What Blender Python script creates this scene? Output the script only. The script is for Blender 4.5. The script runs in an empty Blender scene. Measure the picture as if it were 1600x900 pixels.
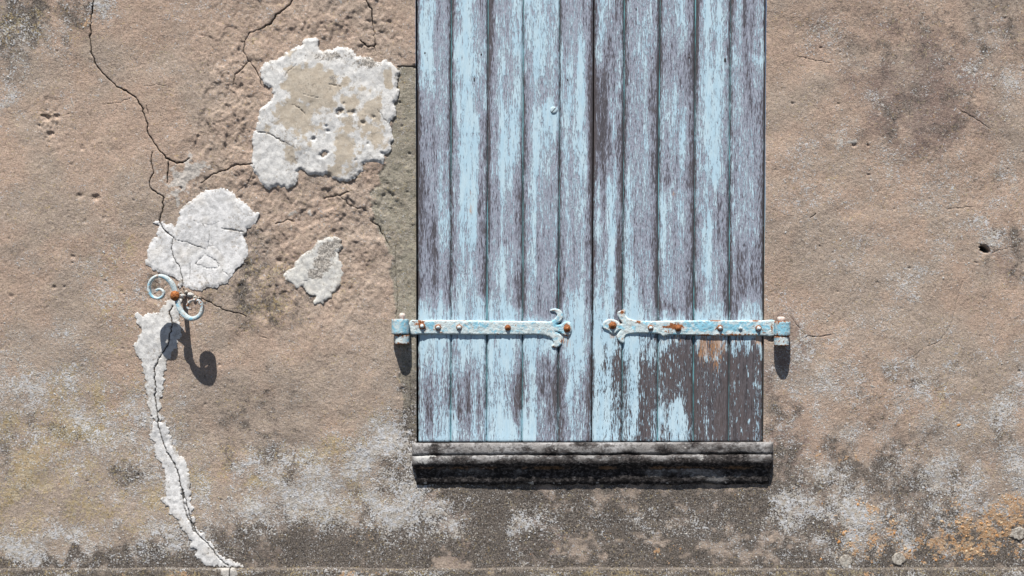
import bpy, math, random
import numpy as np
from mathutils import Vector
from mathutils.geometry import delaunay_2d_cdt

S = bpy.context.scene
COL = S.collection
PX = 0.002            # metres of wall per photograph pixel
ZC = 1.30             # height of the picture centre above the ground
DIST = 4.0            # camera to wall

# ------------------------------------------------------------------ camera, sky, sun, exposure
cam_d = bpy.data.cameras.new('camera'); cam = bpy.data.objects.new('camera', cam_d); COL.objects.link(cam)
cam.location = (0, -DIST, ZC); cam.rotation_euler = (math.radians(90), 0, 0)
cam_d.sensor_width = 36; cam_d.lens = 36 * DIST / 3.2; cam_d.clip_end = 2000
S.camera = cam
sun_v = Vector((0.105, 0.47, -1.0)).normalized()          # direction the light travels
elev = math.asin(-sun_v.z)
w = bpy.data.worlds.new('World'); S.world = w; w.use_nodes = True
sky = w.node_tree.nodes.new('ShaderNodeTexSky'); sky.sky_type = 'NISHITA'; sky.sun_disc = False; sky.air_density = .6; sky.dust_density = .3
sky.sun_elevation = elev; sky.sun_rotation = math.atan2(-sun_v.x, -sun_v.y)
bg = w.node_tree.nodes['Background']; bg.inputs[1].default_value = 0.05
w.node_tree.links.new(sky.outputs[0], bg.inputs[0])
sun_d = bpy.data.lights.new('sun', 'SUN'); sun_d.energy = 5.0; sun_d.angle = math.radians(0.5); sun_d.color = (1, .955, .89)
sun = bpy.data.objects.new('sun', sun_d); COL.objects.link(sun)
sun.rotation_euler = sun_v.to_track_quat('-Z', 'Y').to_euler(); sun.location = (-1, -4, 8)
S.view_settings.view_transform = 'Standard'; S.view_settings.look = 'None'
S.view_settings.exposure = 0.56; S.view_settings.gamma = 1

# ------------------------------------------------------------------ noise fields (periodic, 2 px cells)
NX, NY = 1024, 640
fx = np.fft.fftfreq(NX, 2.0)[None, :]; fy = np.fft.fftfreq(NY, 2.0)[:, None]
def field(seed, lam, beta=1.6, asp=1.0, lo=None):
    """gaussian field whose longest wavelength is lam px (asp = how much longer along x)"""
    r = np.random.default_rng(seed)
    f = np.sqrt((fx * asp) ** 2 + (fy) ** 2) + 1e-9
    amp = (1 / (1 + (f * lam) ** 2)) ** (beta / 2) * (1 - np.exp(-(f * lam) ** 2 * 2))
    if lo: amp = amp * np.exp(-(f * lo) ** 2)
    g = np.fft.ifft2(np.fft.fft2(r.standard_normal((NY, NX))) * amp).real
    return (g - g.mean()) / g.std()
def samp(F, px, py):
    u = (np.asarray(px, float) / 2) % NX; v = (np.asarray(py, float) / 2) % NY
    i = u.astype(int); j = v.astype(int); a = u - i; b = v - j
    i1 = (i + 1) % NX; j1 = (j + 1) % NY; i %= NX; j %= NY
    return (F[j, i] * (1 - a) + F[j, i1] * a) * (1 - b) + (F[j1, i] * (1 - a) + F[j1, i1] * a) * b
F_big = field(1, 400, 3.2); F_mid = field(2, 90, 3.0); F_lump = field(3, 26, 2.6, 0.8); F_grain = field(4, 11, 2.2, 0.6)
F_fine = field(5, 6, 1.4); F_warp1 = field(6, 60, 2.6); F_warp2 = field(7, 60, 2.6); F_m1 = field(8, 110, 2.0)
F_m2 = field(9, 70, 1.8); F_m3 = field(10, 90, 2.0); F_ridge = field(11, 34, 2.8, 0.8); F_pit = field(12, 9, 2.6)
F_torn = field(15, 70, 2.3, 0.62); F_torn2 = field(16, 24, 2.1, 0.55); F_tone = field(13, 260, 2.0); F_m4 = field(14, 40, 1.7)

def sstep(x, a, b):
    t = np.clip((x - a) / (b - a), 0, 1); return t * t * (3 - 2 * t)
def P(px, py, y=0.0):
    """point at depth y that is seen at photograph pixel px, py"""
    k = (DIST + y) / DIST
    return ((px - 800) * PX * k, y, ZC + (450 - py) * PX * k)

# ------------------------------------------------------------------ cracks (photograph px)
CR = [  # points, half width px, depth mm, darkness
 ([(147,-30),(147,0),(143,28),(141,60),(142,83),(150,103),(165,120),(182,135),(197,142),(213,153),(222,170),(229,190),(231,208),(245,230),(260,247),(276,256),(290,252),(296,247)],1.25,9,1),
 ([(229,165),(231,178)],.9,5,.8),
 ([(264,250),(262,268),(261,286)],1.3,8,1),
 ([(238,238),(236,255),(241,270),(234,282),(236,295),(257,309),(253,330),(249,348),(262,365),(272,371)],1.15,7,1),
 ([(271,372),(268,390),(272,402),(280,415),(285,435),(286,447)],.8,4,.9),
 ([(457,-20),(456,2),(445,14),(432,22),(420,38),(408,44)],1.5,8,1),
 ([(408,44),(388,52),(382,65),(381,80),(388,94),(397,105),(404,118),(410,134)],.9,5,.8),
 ([(388,96),(376,110),(368,118),(365,130)],1.2,5,.7),
 ([(572,-20),(573,2),(580,15),(582,38)],1.3,7,1),([(582,38),(584,52),(587,80)],.7,4,.8),
 ([(563,63),(575,74),(587,70)],1.4,6,.9),
 ([(395,256),(385,259),(370,257),(350,267),(330,273),(315,286)],1.1,6,.8),([(398,262),(388,285),(370,300)],.7,3,.6),
 ([(284,448),(292,460),(310,464),(330,474),(350,485),(375,489),(385,495)],.9,5,.8),
 ([(405,525),(421,530)],.6,2,.35),
 ([(270,478),(266,492),(270,505),(267,522),(262,540),(249,560),(241,575),(243,600),(243,630),(246,656),(250,680),(258,702),(275,730),(283,760),(286,780)],1.15,7,1),
 ([(286,765),(292,790),(300,815),(308,834)],.9,6,.9),([(283,772),(290,800),(303,830),(325,850),(340,870),(357,884),(360,905)],.9,6,.85),
 ([(1236,494),(1248,510),(1260,525),(1278,527),(1300,523)],.9,4,.75),
 ([(1503,440),(1495,470),(1488,500),(1478,520),(1466,535),(1450,540)],.6,3,.55),([(1450,540),(1424,560),(1400,572)],.5,2,.4),
 ([(1498,172),(1520,184),(1545,201)],1.1,4,.6),([(1246,87),(1270,94),(1300,98)],.8,3,.5),
 ([(1266,340),(1275,334)],1.6,6,.9),([(1480,327),(1524,323)],.8,3,.6),([(1540,397),(1590,384)],.8,3,.5),
 ([(1477,560),(1490,585),(1497,600)],.6,2,.5),([(1254,0),(1257,60),(1262,90)],.7,2,.35),
 ([(617,384),(618,420),(621,470),(620,495)],.7,3,.6),([(642,600),(641,650)],.8,3,.6),
 ([(578,345),(590,352),(597,366)],1.3,6,.9),([(600,366),(608,384)],1.0,4,.7),
 ([(225,135),(245,132),(262,133)],.6,2,.3),([(160,163),(185,160),(205,153)],.5,2,.3),
 ([(240,460),(262,445)],.5,2,.3),([(620,104),(650,104)],1.0,4,.8),
 ([(505,310),(530,305),(545,300)],1.1,5,.7),([(430,350),(450,343),(458,346)],1.0,5,.6),([(530,305),(545,320),(575,330)],.9,4,.4),
 ([(660,765),(690,795),(702,805)],.7,2,.4),
]
CR2 = [ # fine crazing on the white fillers
 ([(272,373),(300,381),(322,390)],.5,2,.6),([(328,355),(327,372),(324,388)],.45,2,.55),([(346,356),(362,359),(380,362)],.8,3,.8),
 ([(305,412),(320,397),(338,407),(343,418),(325,420),(305,412)],.5,2,.55),([(338,407),(350,425),(358,432)],.45,2,.5),
 ([(296,438),(297,412)],.6,2,.7),([(270,380),(285,360)],.4,1,.3),([(316,350),(320,355)],.6,2,.5),([(345,395),(335,385),(322,385)],.4,1,.4),
 ([(402,206),(418,208),(447,223)],.9,3,.8),([(456,163),(468,170),(480,182)],.7,3,.6),([(440,126),(452,112),(465,98)],.5,2,.5),
 ([(475,148),(490,152),(508,154)],.5,2,.3),([(300,345),(312,350),(330,352),(345,346)],.35,1,.3),([(372,300),(368,320),(380,335)],.4,1,.3),
 ([(447,223),(462,232)],.5,2,.4),([(590,170),(600,185),(606,192)],.6,2,.6),([(515,132),(532,135)],.8,3,.7),
 ([(470,440),(490,436),(500,432)],.4,1,.4),([(240,700),(246,730)],.3,1,.2),
]
def prep(lst, seed):
    r = np.random.default_rng(seed); out = []
    for pts, wd, dp, dk in lst:
        if pts[0][0] > 1210: wd *= .8; dp *= .7; dk *= .7
        q = []
        for (x0, y0), (x1, y1) in zip(pts[:-1], pts[1:]):
            n = max(1, int(math.hypot(x1 - x0, y1 - y0) / 4))
            for k in range(n):
                t = k / n; j = 0.0 if (k == 0 and not q) else 0.75
                q.append((x0 + (x1 - x0) * t + r.normal() * j, y0 + (y1 - y0) * t + r.normal() * j))
        q.append(pts[-1]); m = len(q)
        for i in range(m - 1):
            tip = min(1, min(i + 1, m - 1 - i) / 3 + .35)
            out.append((*q[i], *q[i + 1], wd * r.uniform(.4, .82) * tip, dp, dk))
    return out
SEG = prep(CR, 5); SEG2 = prep(CR2, 6)
def cracks(px, py, segs, R=6.0):
    """pull vertices towards the cracks, return new px, py, groove depth (m), crack darkness"""
    px = np.array(px, float); py = np.array(py, float); n = len(px)
    D = np.full(n, 1e9); CX = np.zeros(n); CY = np.zeros(n); W = np.ones(n); DP = np.zeros(n); DK = np.zeros(n)
    order = np.argsort(py, kind='stable'); ys = py[order]
    for x0, y0, x1, y1, wd, dp, dk in segs:
        a = np.searchsorted(ys, min(y0, y1) - R); b = np.searchsorted(ys, max(y0, y1) + R)
        idx = order[a:b]; idx = idx[(px[idx] > min(x0, x1) - R) & (px[idx] < max(x0, x1) + R)]
        if len(idx) == 0: continue
        X = px[idx]; Y = py[idx]; dx, dy = x1 - x0, y1 - y0; L = dx * dx + dy * dy + 1e-9
        t = np.clip(((X - x0) * dx + (Y - y0) * dy) / L, 0, 1); cx = x0 + t * dx; cy = y0 + t * dy
        d = np.hypot(X - cx, Y - cy); m = d < D[idx]; k = idx[m]
        D[k] = d[m]; CX[k] = cx[m]; CY[k] = cy[m]; W[k] = wd; DP[k] = dp; DK[k] = dk
    m = D < R
    dn = D.copy(); dn[m] = R * (D[m] / R) ** 1.6
    f = np.ones(n); f[m] = dn[m] / np.maximum(D[m], 1e-6)
    px = np.where(m, CX + (px - CX) * f, px); py = np.where(m, CY + (py - CY) * f, py)
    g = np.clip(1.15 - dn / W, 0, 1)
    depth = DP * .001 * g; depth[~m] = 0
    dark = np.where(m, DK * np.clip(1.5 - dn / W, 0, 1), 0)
    return px, py, depth, dark

# ------------------------------------------------------------------ stains and growths (photograph px): kind -> x, y, rx, ry, amount
BL = {
'L': [(40,612,95,45,.42),(70,660,90,50,.3),(230,665,30,50,.45),(165,705,60,45,.35),(90,852,110,20,.5),(205,846,90,20,.6),(20,862,40,20,.4),
      (240,735,30,50,.35),(400,768,50,30,.55),(470,755,60,40,.55),(560,745,70,50,.55),(620,720,35,60,.5),(640,650,14,40,.35),(620,815,60,22,.55),
      (500,800,120,25,.3),(350,810,30,30,.45),(40,40,70,50,.3),(155,18,22,14,.5),(12,150,12,40,.4),(20,90,22,20,.35),(310,8,22,12,.4),
      (345,20,15,12,.25),(172,440,24,50,.3),(215,440,12,16,.3),(115,510,50,12,.25),(60,575,60,20,.3),(360,765,40,20,.35),
      (1280,590,40,40,.4),(1250,530,25,40,.4),(1235,590,22,30,.45),(1330,540,70,40,.3),(1560,350,50,40,.42),(1575,440,30,20,.2),(1550,120,50,70,.4),
      (1360,158,16,20,.4),(1290,70,30,40,.2),(1330,835,60,35,.6),(1270,745,30,60,.5),(1300,800,40,30,.5),(1400,855,50,22,.5),(1500,780,80,35,.5),
      (1575,760,40,30,.5),(1480,690,110,70,.35),(1260,650,30,30,.35),(1240,680,20,50,.3),(1340,385,50,20,.25),(1440,440,60,25,.28),
      (1300,220,60,20,.25),(1250,300,50,60,.22),(1340,330,70,30,.25),(1420,640,60,40,.25),(845,822,16,40,.6),(815,845,12,30,.45),
      (1030,812,60,16,.35),(1170,830,60,20,.25),(690,810,30,30,.35),(600,690,50,20,.3),(1190,870,40,14,.3),(1590,600,40,60,.3),
      (300,300,20,14,.2),(1390,260,70,30,.25),(900,800,60,40,.12),(640,790,30,25,.35),(1240,820,30,40,.3),(1200,690,14,20,.2),(1500,340,60,60,.15)],
'D': [(900,825,200,40,.36),(760,800,70,34,.5),(1120,850,120,40,.35),(1010,868,150,18,.5),(500,875,160,16,.5),(1500,878,140,14,.6),(700,775,60,20,.4),(655,750,20,30,.55),(1205,730,14,40,.45),(45,25,75,38,.5),(10,70,30,40,.35),(110,5,30,14,.4),(100,885,200,9,.85),(30,890,40,14,.6),(230,875,60,14,.55),(430,850,80,28,.72),(330,870,30,16,.4),
      (520,848,60,26,.6),(600,858,60,26,.72),(700,860,90,30,.7),(760,790,80,45,.62),(690,740,20,50,.45),(790,850,40,30,.6),(890,870,50,26,.75),(950,850,60,34,.75),
      (1070,865,60,26,.75),(1150,860,60,26,.6),(1000,830,200,50,.32),(980,780,160,20,.3),(1150,790,60,40,.42),(640,685,14,40,.62),(625,725,16,40,.4),
      (648,735,18,34,.6),(670,820,40,40,.4),(1218,655,16,40,.5),(1235,760,26,50,.4),(1215,860,60,20,.6),(1290,880,90,10,.7),(1400,795,90,40,.3),(1470,815,40,26,.5),
      (1560,862,60,20,.9),(1480,880,90,10,.85),(1585,845,20,20,.7),(1370,885,60,8,.7),(70,680,60,16,.3),(110,675,30,14,.45),(10,720,20,50,.35),(200,735,34,26,.4),
      (245,860,40,18,.5),(1440,155,70,54,.26),(1475,190,46,30,.16),(1370,190,30,30,.25),(1350,40,90,50,.2),(1560,50,70,60,.3),(1450,20,120,50,.18),
      (1570,370,40,22,.35),(1590,405,24,30,.42),(385,690,60,40,.26),(430,640,40,60,.1),(370,620,30,60,.1),(395,420,26,40,.3),(420,450,60,30,.22),(380,500,30,40,.18),
      (385,365,16,30,.25),(350,455,30,10,.5),(1430,590,70,18,.3),(1240,360,30,40,.22),(1330,400,30,10,.2),(1250,240,30,20,.2),(1380,700,60,40,.16),(1340,620,40,40,.12),
      (1300,730,50,30,.25),(1420,740,60,30,.3),(455,480,30,30,.22),(450,730,40,18,.3),(230,450,10,20,.3),(275,740,10,30,.2),(640,620,10,40,.25),(600,770,40,20,.15),
      (1580,690,30,30,.25),(1540,270,30,30,.15),(20,15,40,20,.3)],
'Y': [(175,480,26,60,.34),(185,600,70,40,.16),(140,662,40,22,.55),(110,640,40,20,.3),(60,740,60,50,.36),(120,700,70,40,.32),(40,700,30,60,.32),(150,790,90,30,.32),(240,790,40,30,.22),
      (545,693,30,12,.5),(480,715,50,12,.4),(545,775,50,30,.42),(385,755,26,12,.5),(360,740,40,20,.3),(600,660,20,20,.3),(215,395,14,20,.35),(100,600,60,20,.2),
      (40,25,60,30,.25),(420,460,60,40,.28),(640,660,10,20,.2),(1500,620,60,60,.12),(300,730,40,60,.18),(10,800,30,60,.3)],
'O': [(1545,820,28,22,.78),(1575,808,20,20,.6),(1580,785,18,10,.66),(1520,850,40,18,.55),(1470,845,50,16,.5),(1360,800,40,22,.42),(1350,850,30,14,.45),(1420,862,40,14,.48),
      (1305,865,20,10,.36),(1600,820,14,30,.6),(1275,700,10,6,.5),(1340,712,20,8,.42),(1500,800,20,20,.45),(150,30,30,12,.3),(1040,865,20,12,.3),(560,842,20,8,.35),(270,792,10,4,.3)],
'R': [(1428,130,60,40,.95),(1462,165,54,44,.95),(1450,205,50,26,.6),(1415,180,30,20,.35),(1230,530,20,28,.85),(1243,560,18,30,.6),(1215,580,14,30,.6),(1212,500,16,20,.5),(1222,720,18,60,.6),(1240,690,16,30,.3),
      (695,800,34,34,.55),(640,700,14,40,.3),(838,790,16,34,.75),(832,850,22,34,.7),(1150,800,60,40,.22),(1590,405,26,26,.5),(1030,868,20,10,.5),(1350,40,90,50,.3),
      (1560,60,50,60,.2),(1440,790,90,50,.3),(1240,780,40,60,.35),(900,790,60,30,.2),(560,60,60,60,.16),(470,390,90,40,.2),(700,850,50,30,.3),(430,850,60,30,.3),(90,670,50,20,.3)],
'W': [(288,272,26,16,1.1),(272,298,12,12,.8),(478,328,10,7,.7),(1320,226,16,9,.75),(1285,222,8,4,.4),(250,448,14,16,.5),(540,90,10,8,.4),(1340,870,4,24,.2),(1215,545,5,6,.5)],
'K': [(500,40,110,46,.9),(370,110,34,34,.9),(365,200,44,90,1),(590,60,30,30,.6),(470,340,110,60,.8),(560,320,50,60,.8),(430,430,60,50,.7),(560,420,50,50,.5),(75,190,20,26,.9),
      (300,290,30,26,.6),(500,460,60,40,.5),(610,300,10,30,.3),(255,465,30,20,.7),(150,225,40,14,.3),(540,540,40,50,.25),(345,250,40,20,.5)],
}
def blob(kind, px, py, nz=0.22, F=None):
    wx = px + samp(F_warp1, px, py) * 9; wy = py + samp(F_warp2, px, py) * 8
    o = np.zeros(len(px))
    for x, y, rx, ry, a in BL[kind]:
        if kind == 'L' and x > 1210: a *= .6 if y < 660 else .72
        if kind == 'L' and x < 1210: a *= .92
        if kind == 'D' and x > 1210 and y < 660: a *= .7
        rx *= 1.25; ry *= 1.25
        m = (np.abs(wx - x) < 2.6 * rx) & (np.abs(wy - y) < 2.6 * ry)
        g = a * np.exp(-(((wx[m] - x) / rx) ** 2 + ((wy[m] - y) / ry) ** 2) * .8)
        o[m] = 1 - (1 - np.clip(o[m], 0, 1)) * (1 - np.clip(g, 0, 1)) if kind != 'W' else np.maximum(o[m], g)
    if F is not None:
        n = samp(F, px, py); o = o + nz * n * (0.25 + np.clip(o, 0, .6))
    return np.clip(o, 0, 1)
PITS = [(66,181,3,6),(72,184,5,9),(88,182,4,7),(79,209,4,6),(60,196,3,4),(128,232,3,4),(111,257,2,3),(129,228,2,3),(150,309,5,7),(125,306,4,5),(164,341,3,3),(133,346,3,3),(114,401,3,4),(85,449,3,4),
 (18,463,3,4),(101,448,2,3),(436,408,4,6),(440,260,3,3),(1537,388,4.6,40),(1541,391,4,30),(1524,410,2,3),(1283,74,2,4),(1239,161,2,4),(1310,162,2,4),(1335,227,3,5),(1357,227,2,4),(1358,273,2,4),
 (1519,155,2,3),(1421,419,2,4),(1371,441,2,3),(1593,580,2,4),(1398,327,2,3),(1566,644,2,3),(355,170,6,4),(362,135,6,5),(575,33,3,5),(190,455,2,4),(191,545,2,3),(343,570,2,3),(617,140,2,4),
 (628,197,2,4),(625,160,2,4),(610,225,2,3),(600,305,2,3),(640,240,2,4),(636,300,2,3),(649,104,3,8),(1525,114,2,3),(1440,600,2,3),(480,395,2,3),(410,375,2,3)]
r0 = np.random.default_rng(77)
for _ in range(230):
    PITS.append((r0.uniform(0, 1600), r0.uniform(0, 870), r0.uniform(1.1, 2.2), r0.uniform(1, 3)))
for _ in range(75):   # pock marks in the torn plaster round the fillers
    k = r0.integers(0, 12); x, y, rx, ry, a = BL['K'][k]
    PITS.append((x + r0.normal() * rx * .7, y + r0.normal() * ry * .7, r0.uniform(1.1, 2.6), r0.uniform(1, 3.5)))
def pits(px, py, lst):
    h = np.zeros(len(px)); dk = np.zeros(len(px))
    order = np.argsort(py, kind='stable'); ys = py[order]
    for x, y, r, d in lst:
        a = np.searchsorted(ys, y - 2 * r); b = np.searchsorted(ys, y + 2 * r); idx = order[a:b]
        idx = idx[np.abs(px[idx] - x) < 2.5 * r]
        if len(idx) == 0: continue
        q = np.hypot((px[idx] - x) / 1.3, py[idx] - y) / r + samp(F_pit, px[idx] * 2, py[idx] * 2) * .15
        g = np.clip(1.25 - q, 0, 1) ** .7
        h[idx] = np.maximum(h[idx], g * d * .001)
        if d >= 20: dk[idx] = np.maximum(dk[idx], g)
    return h, dk
CEM_Y = [0, 90, 104, 180, 250, 290, 300, 345, 372, 400, 480, 560, 650, 700, 720]
CEM_X = [655, 655, 620, 612, 600, 590, 580, 583, 598, 611, 615, 624, 630, 640, 660]
def wall_fields(px, py):
    """outward height (m) of the render coat and its stain masks"""
    K = blob('K', px, py)
    jag = samp(F_m4, px, py) * 2.5
    cem = sstep(px + jag - np.interp(py, CEM_Y, CEM_X), -1.5, 2.5) * (px < 652) * sstep(py, 100, 106) * (py < 712)
    h = samp(F_big, px, py) * .0030 + samp(F_mid, px, py) * .0009 + samp(F_lump, px, py) * .00018 * (1 - .4 * cem)
    h += samp(F_grain, px, py) * .00024 + samp(F_fine, px, py) * .00026
    t1 = samp(F_torn, px, py); t2_ = samp(F_torn2, px, py)
    h += K * (.0026 * np.tanh(2.6 * t1) + .0011 * np.tanh(1.8 * t2_) + .0005 * samp(F_fine, px + 400, py)) - K * .001
    pt = samp(F_pit, px, py); h -= .0012 * sstep(pt, 1.9, 2.6) * (1 + K)
    h -= cem * .0028
    ph, pd = pits(px, py, PITS); h -= ph
    return h, K, cem, pd

# ------------------------------------------------------------------ mesh helpers
def tag(o, label=None, cat=None, kind=None, group=None):
    if label: o['label'] = label
    if cat: o['category'] = cat
    if kind: o['kind'] = kind
    if group: o['group'] = group
    return o
def empty(name, loc):
    o = bpy.data.objects.new(name, None); o.location = loc; o.empty_display_size = .05; COL.objects.link(o); return o
def mesh_obj(name, v, faces, mat, parent=None, attrs=None, smooth=True, sharp=None):
    """v: (n,3) world positions; faces: (m,4)/(m,3) int array or list of tuples"""
    v = np.asarray(v, np.float32).reshape(-1, 3)
    off = np.array((0, 0, 0), np.float32)
    p = parent
    while p is not None: off = off + np.array(p.location, np.float32); p = p.parent
    v = v - off
    me = bpy.data.meshes.new(name)
    if isinstance(faces, np.ndarray):
        m, k = faces.shape
        me.vertices.add(len(v)); me.vertices.foreach_set('co', v.ravel())
        me.loops.add(m * k); me.loops.foreach_set('vertex_index', faces.astype(np.int32).ravel())
        me.polygons.add(m); me.polygons.foreach_set('loop_start', np.arange(0, m * k, k, dtype=np.int32))
        try: me.polygons.foreach_set('loop_total', np.full(m, k, np.int32))
        except Exception: pass
        me.update(calc_edges=True)
    else:
        me.from_pydata(v.tolist(), [], [tuple(int(i) for i in f) for f in faces]); me.update()
    me.polygons.foreach_set('use_smooth', np.full(len(me.polygons), smooth, bool))
    for an, data in (attrs or {}).items():
        a = me.attributes.new(an, 'FLOAT_COLOR', 'POINT')
        a.data.foreach_set('color', np.asarray(data, np.float32).ravel())
    me.materials.append(mat)
    o = bpy.data.objects.new(name, me); COL.objects.link(o)
    if parent is not None: o.parent = parent
    return o
def col4(*c):
    n = max(len(x) for x in c if hasattr(x, '__len__'))
    return np.stack([np.broadcast_to(x, n) for x in c], 1)
def grid_faces(nr, nc, base=0):
    i = np.arange(nr - 1)[:, None] * nc + np.arange(nc - 1)[None, :] + base
    return np.stack([i, i + nc, i + nc + 1, i + 1], -1).reshape(-1, 4)
def lathe(profile, c, axis='y', n=16, squash=1.0, rot=0.0):
    """profile [(r, t)], t along -Y (out of the wall) or +Z"""
    v = []; f = []
    for r, t in profile:
        for k in range(n):
            a = 2 * math.pi * k / n + rot
            if axis == 'y': v.append((c[0] + r * math.cos(a), c[1] - t, c[2] + r * math.sin(a) * squash))
            else: v.append((c[0] + r * math.cos(a), c[1] + r * math.sin(a), c[2] + t))
    m = len(profile)
    for i in range(m - 1):
        for k in range(n): f.append((i * n + k, i * n + (k + 1) % n, (i + 1) * n + (k + 1) % n, (i + 1) * n + k))
    f.append(tuple(range(n))[::-1]); f.append(tuple(range((m - 1) * n, m * n)))
    if axis == 'y': f = [t[::-1] for t in f]
    return v, f
def catmull(pts, step, closed=True):
    pts = np.array(pts, float); n = len(pts); out = []
    rng = range(n) if closed else range(n - 1)
    for i in rng:
        g = lambda k: pts[k % n] if closed else pts[min(max(k, 0), n - 1)]
        p0, p1, p2, p3 = g(i - 1), g(i), g(i + 1), g(i + 2)
        m = max(1, int(np.hypot(*(p2 - p1)[:2]) / step))
        for k in range(m):
            t = k / m
            out.append(.5 * (2 * p1 + (p2 - p0) * t + (2 * p0 - 5 * p1 + 4 * p2 - p3) * t * t + (3 * p1 - p0 - 3 * p2 + p3) * t ** 3))
    if not closed: out.append(pts[-1])
    return np.array(out)
def linear_loop(pts, step):
    pts = np.array(pts, float); out = []
    for p, q in zip(pts, np.roll(pts, -1, 0)):
        m = max(1, int(np.hypot(*(q - p)) / step))
        for k in range(m): out.append(p + (q - p) * k / m)
    return np.array(out)
def inside(px, py, poly):
    c = np.zeros(len(px), bool); x0, y0 = poly[:, 0], poly[:, 1]; x1, y1 = np.roll(x0, -1), np.roll(y0, -1)
    for a, b, cc, d in zip(x0, y0, x1, y1):
        if b == d: continue
        m = ((b > py) != (d > py)) & (px < (cc - a) * (py - b) / (d - b) + a); c ^= m
    return c
def edge_dist(px, py, poly):
    D = np.full(len(px), 1e9); Q = np.roll(poly, -1, 0)
    for (a, b), (c, d) in zip(poly, Q):
        dx, dy = c - a, d - b; t = np.clip(((px - a) * dx + (py - b) * dy) / (dx * dx + dy * dy + 1e-9), 0, 1)
        D = np.minimum(D, np.hypot(px - a - t * dx, py - b - t * dy))
    return D
def slab2d(poly, step, seed=0):
    """triangulate a photo-px outline with jittered inner points; returns pts, tris, edge distance, ordered boundary indices"""
    r = np.random.default_rng(seed)
    x = np.arange(poly[:, 0].min(), poly[:, 0].max(), step); y = np.arange(poly[:, 1].min(), poly[:, 1].max(), step)
    X, Y = [a.ravel() for a in np.meshgrid(x, y)]
    X = X + r.uniform(-.25, .25, len(X)) * step; Y = Y + r.uniform(-.25, .25, len(Y)) * step
    m = inside(X, Y, poly); X, Y = X[m], Y[m]
    d = edge_dist(X, Y, poly); m = d > step * .45; X, Y = X[m], Y[m]
    nb = len(poly)
    pts = [Vector((a, b)) for a, b in poly] + [Vector((a, b)) for a, b in zip(X, Y)]
    res = delaunay_2d_cdt(pts, [], [list(range(nb))], 1, 1e-5)
    V = np.array([(p.x, p.y) for p in res[0]]); T = [tuple(f) for f in res[2]]
    Dd = edge_dist(V[:, 0], V[:, 1], poly)
    cnt = {}
    for f in T:
        for i in range(len(f)):
            a, b = f[i], f[(i + 1) % len(f)]
            cnt[(a, b)] = 1
    bd = [(a, b) for (a, b) in cnt if (b, a) not in cnt]
    return V, T, Dd, bd

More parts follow.
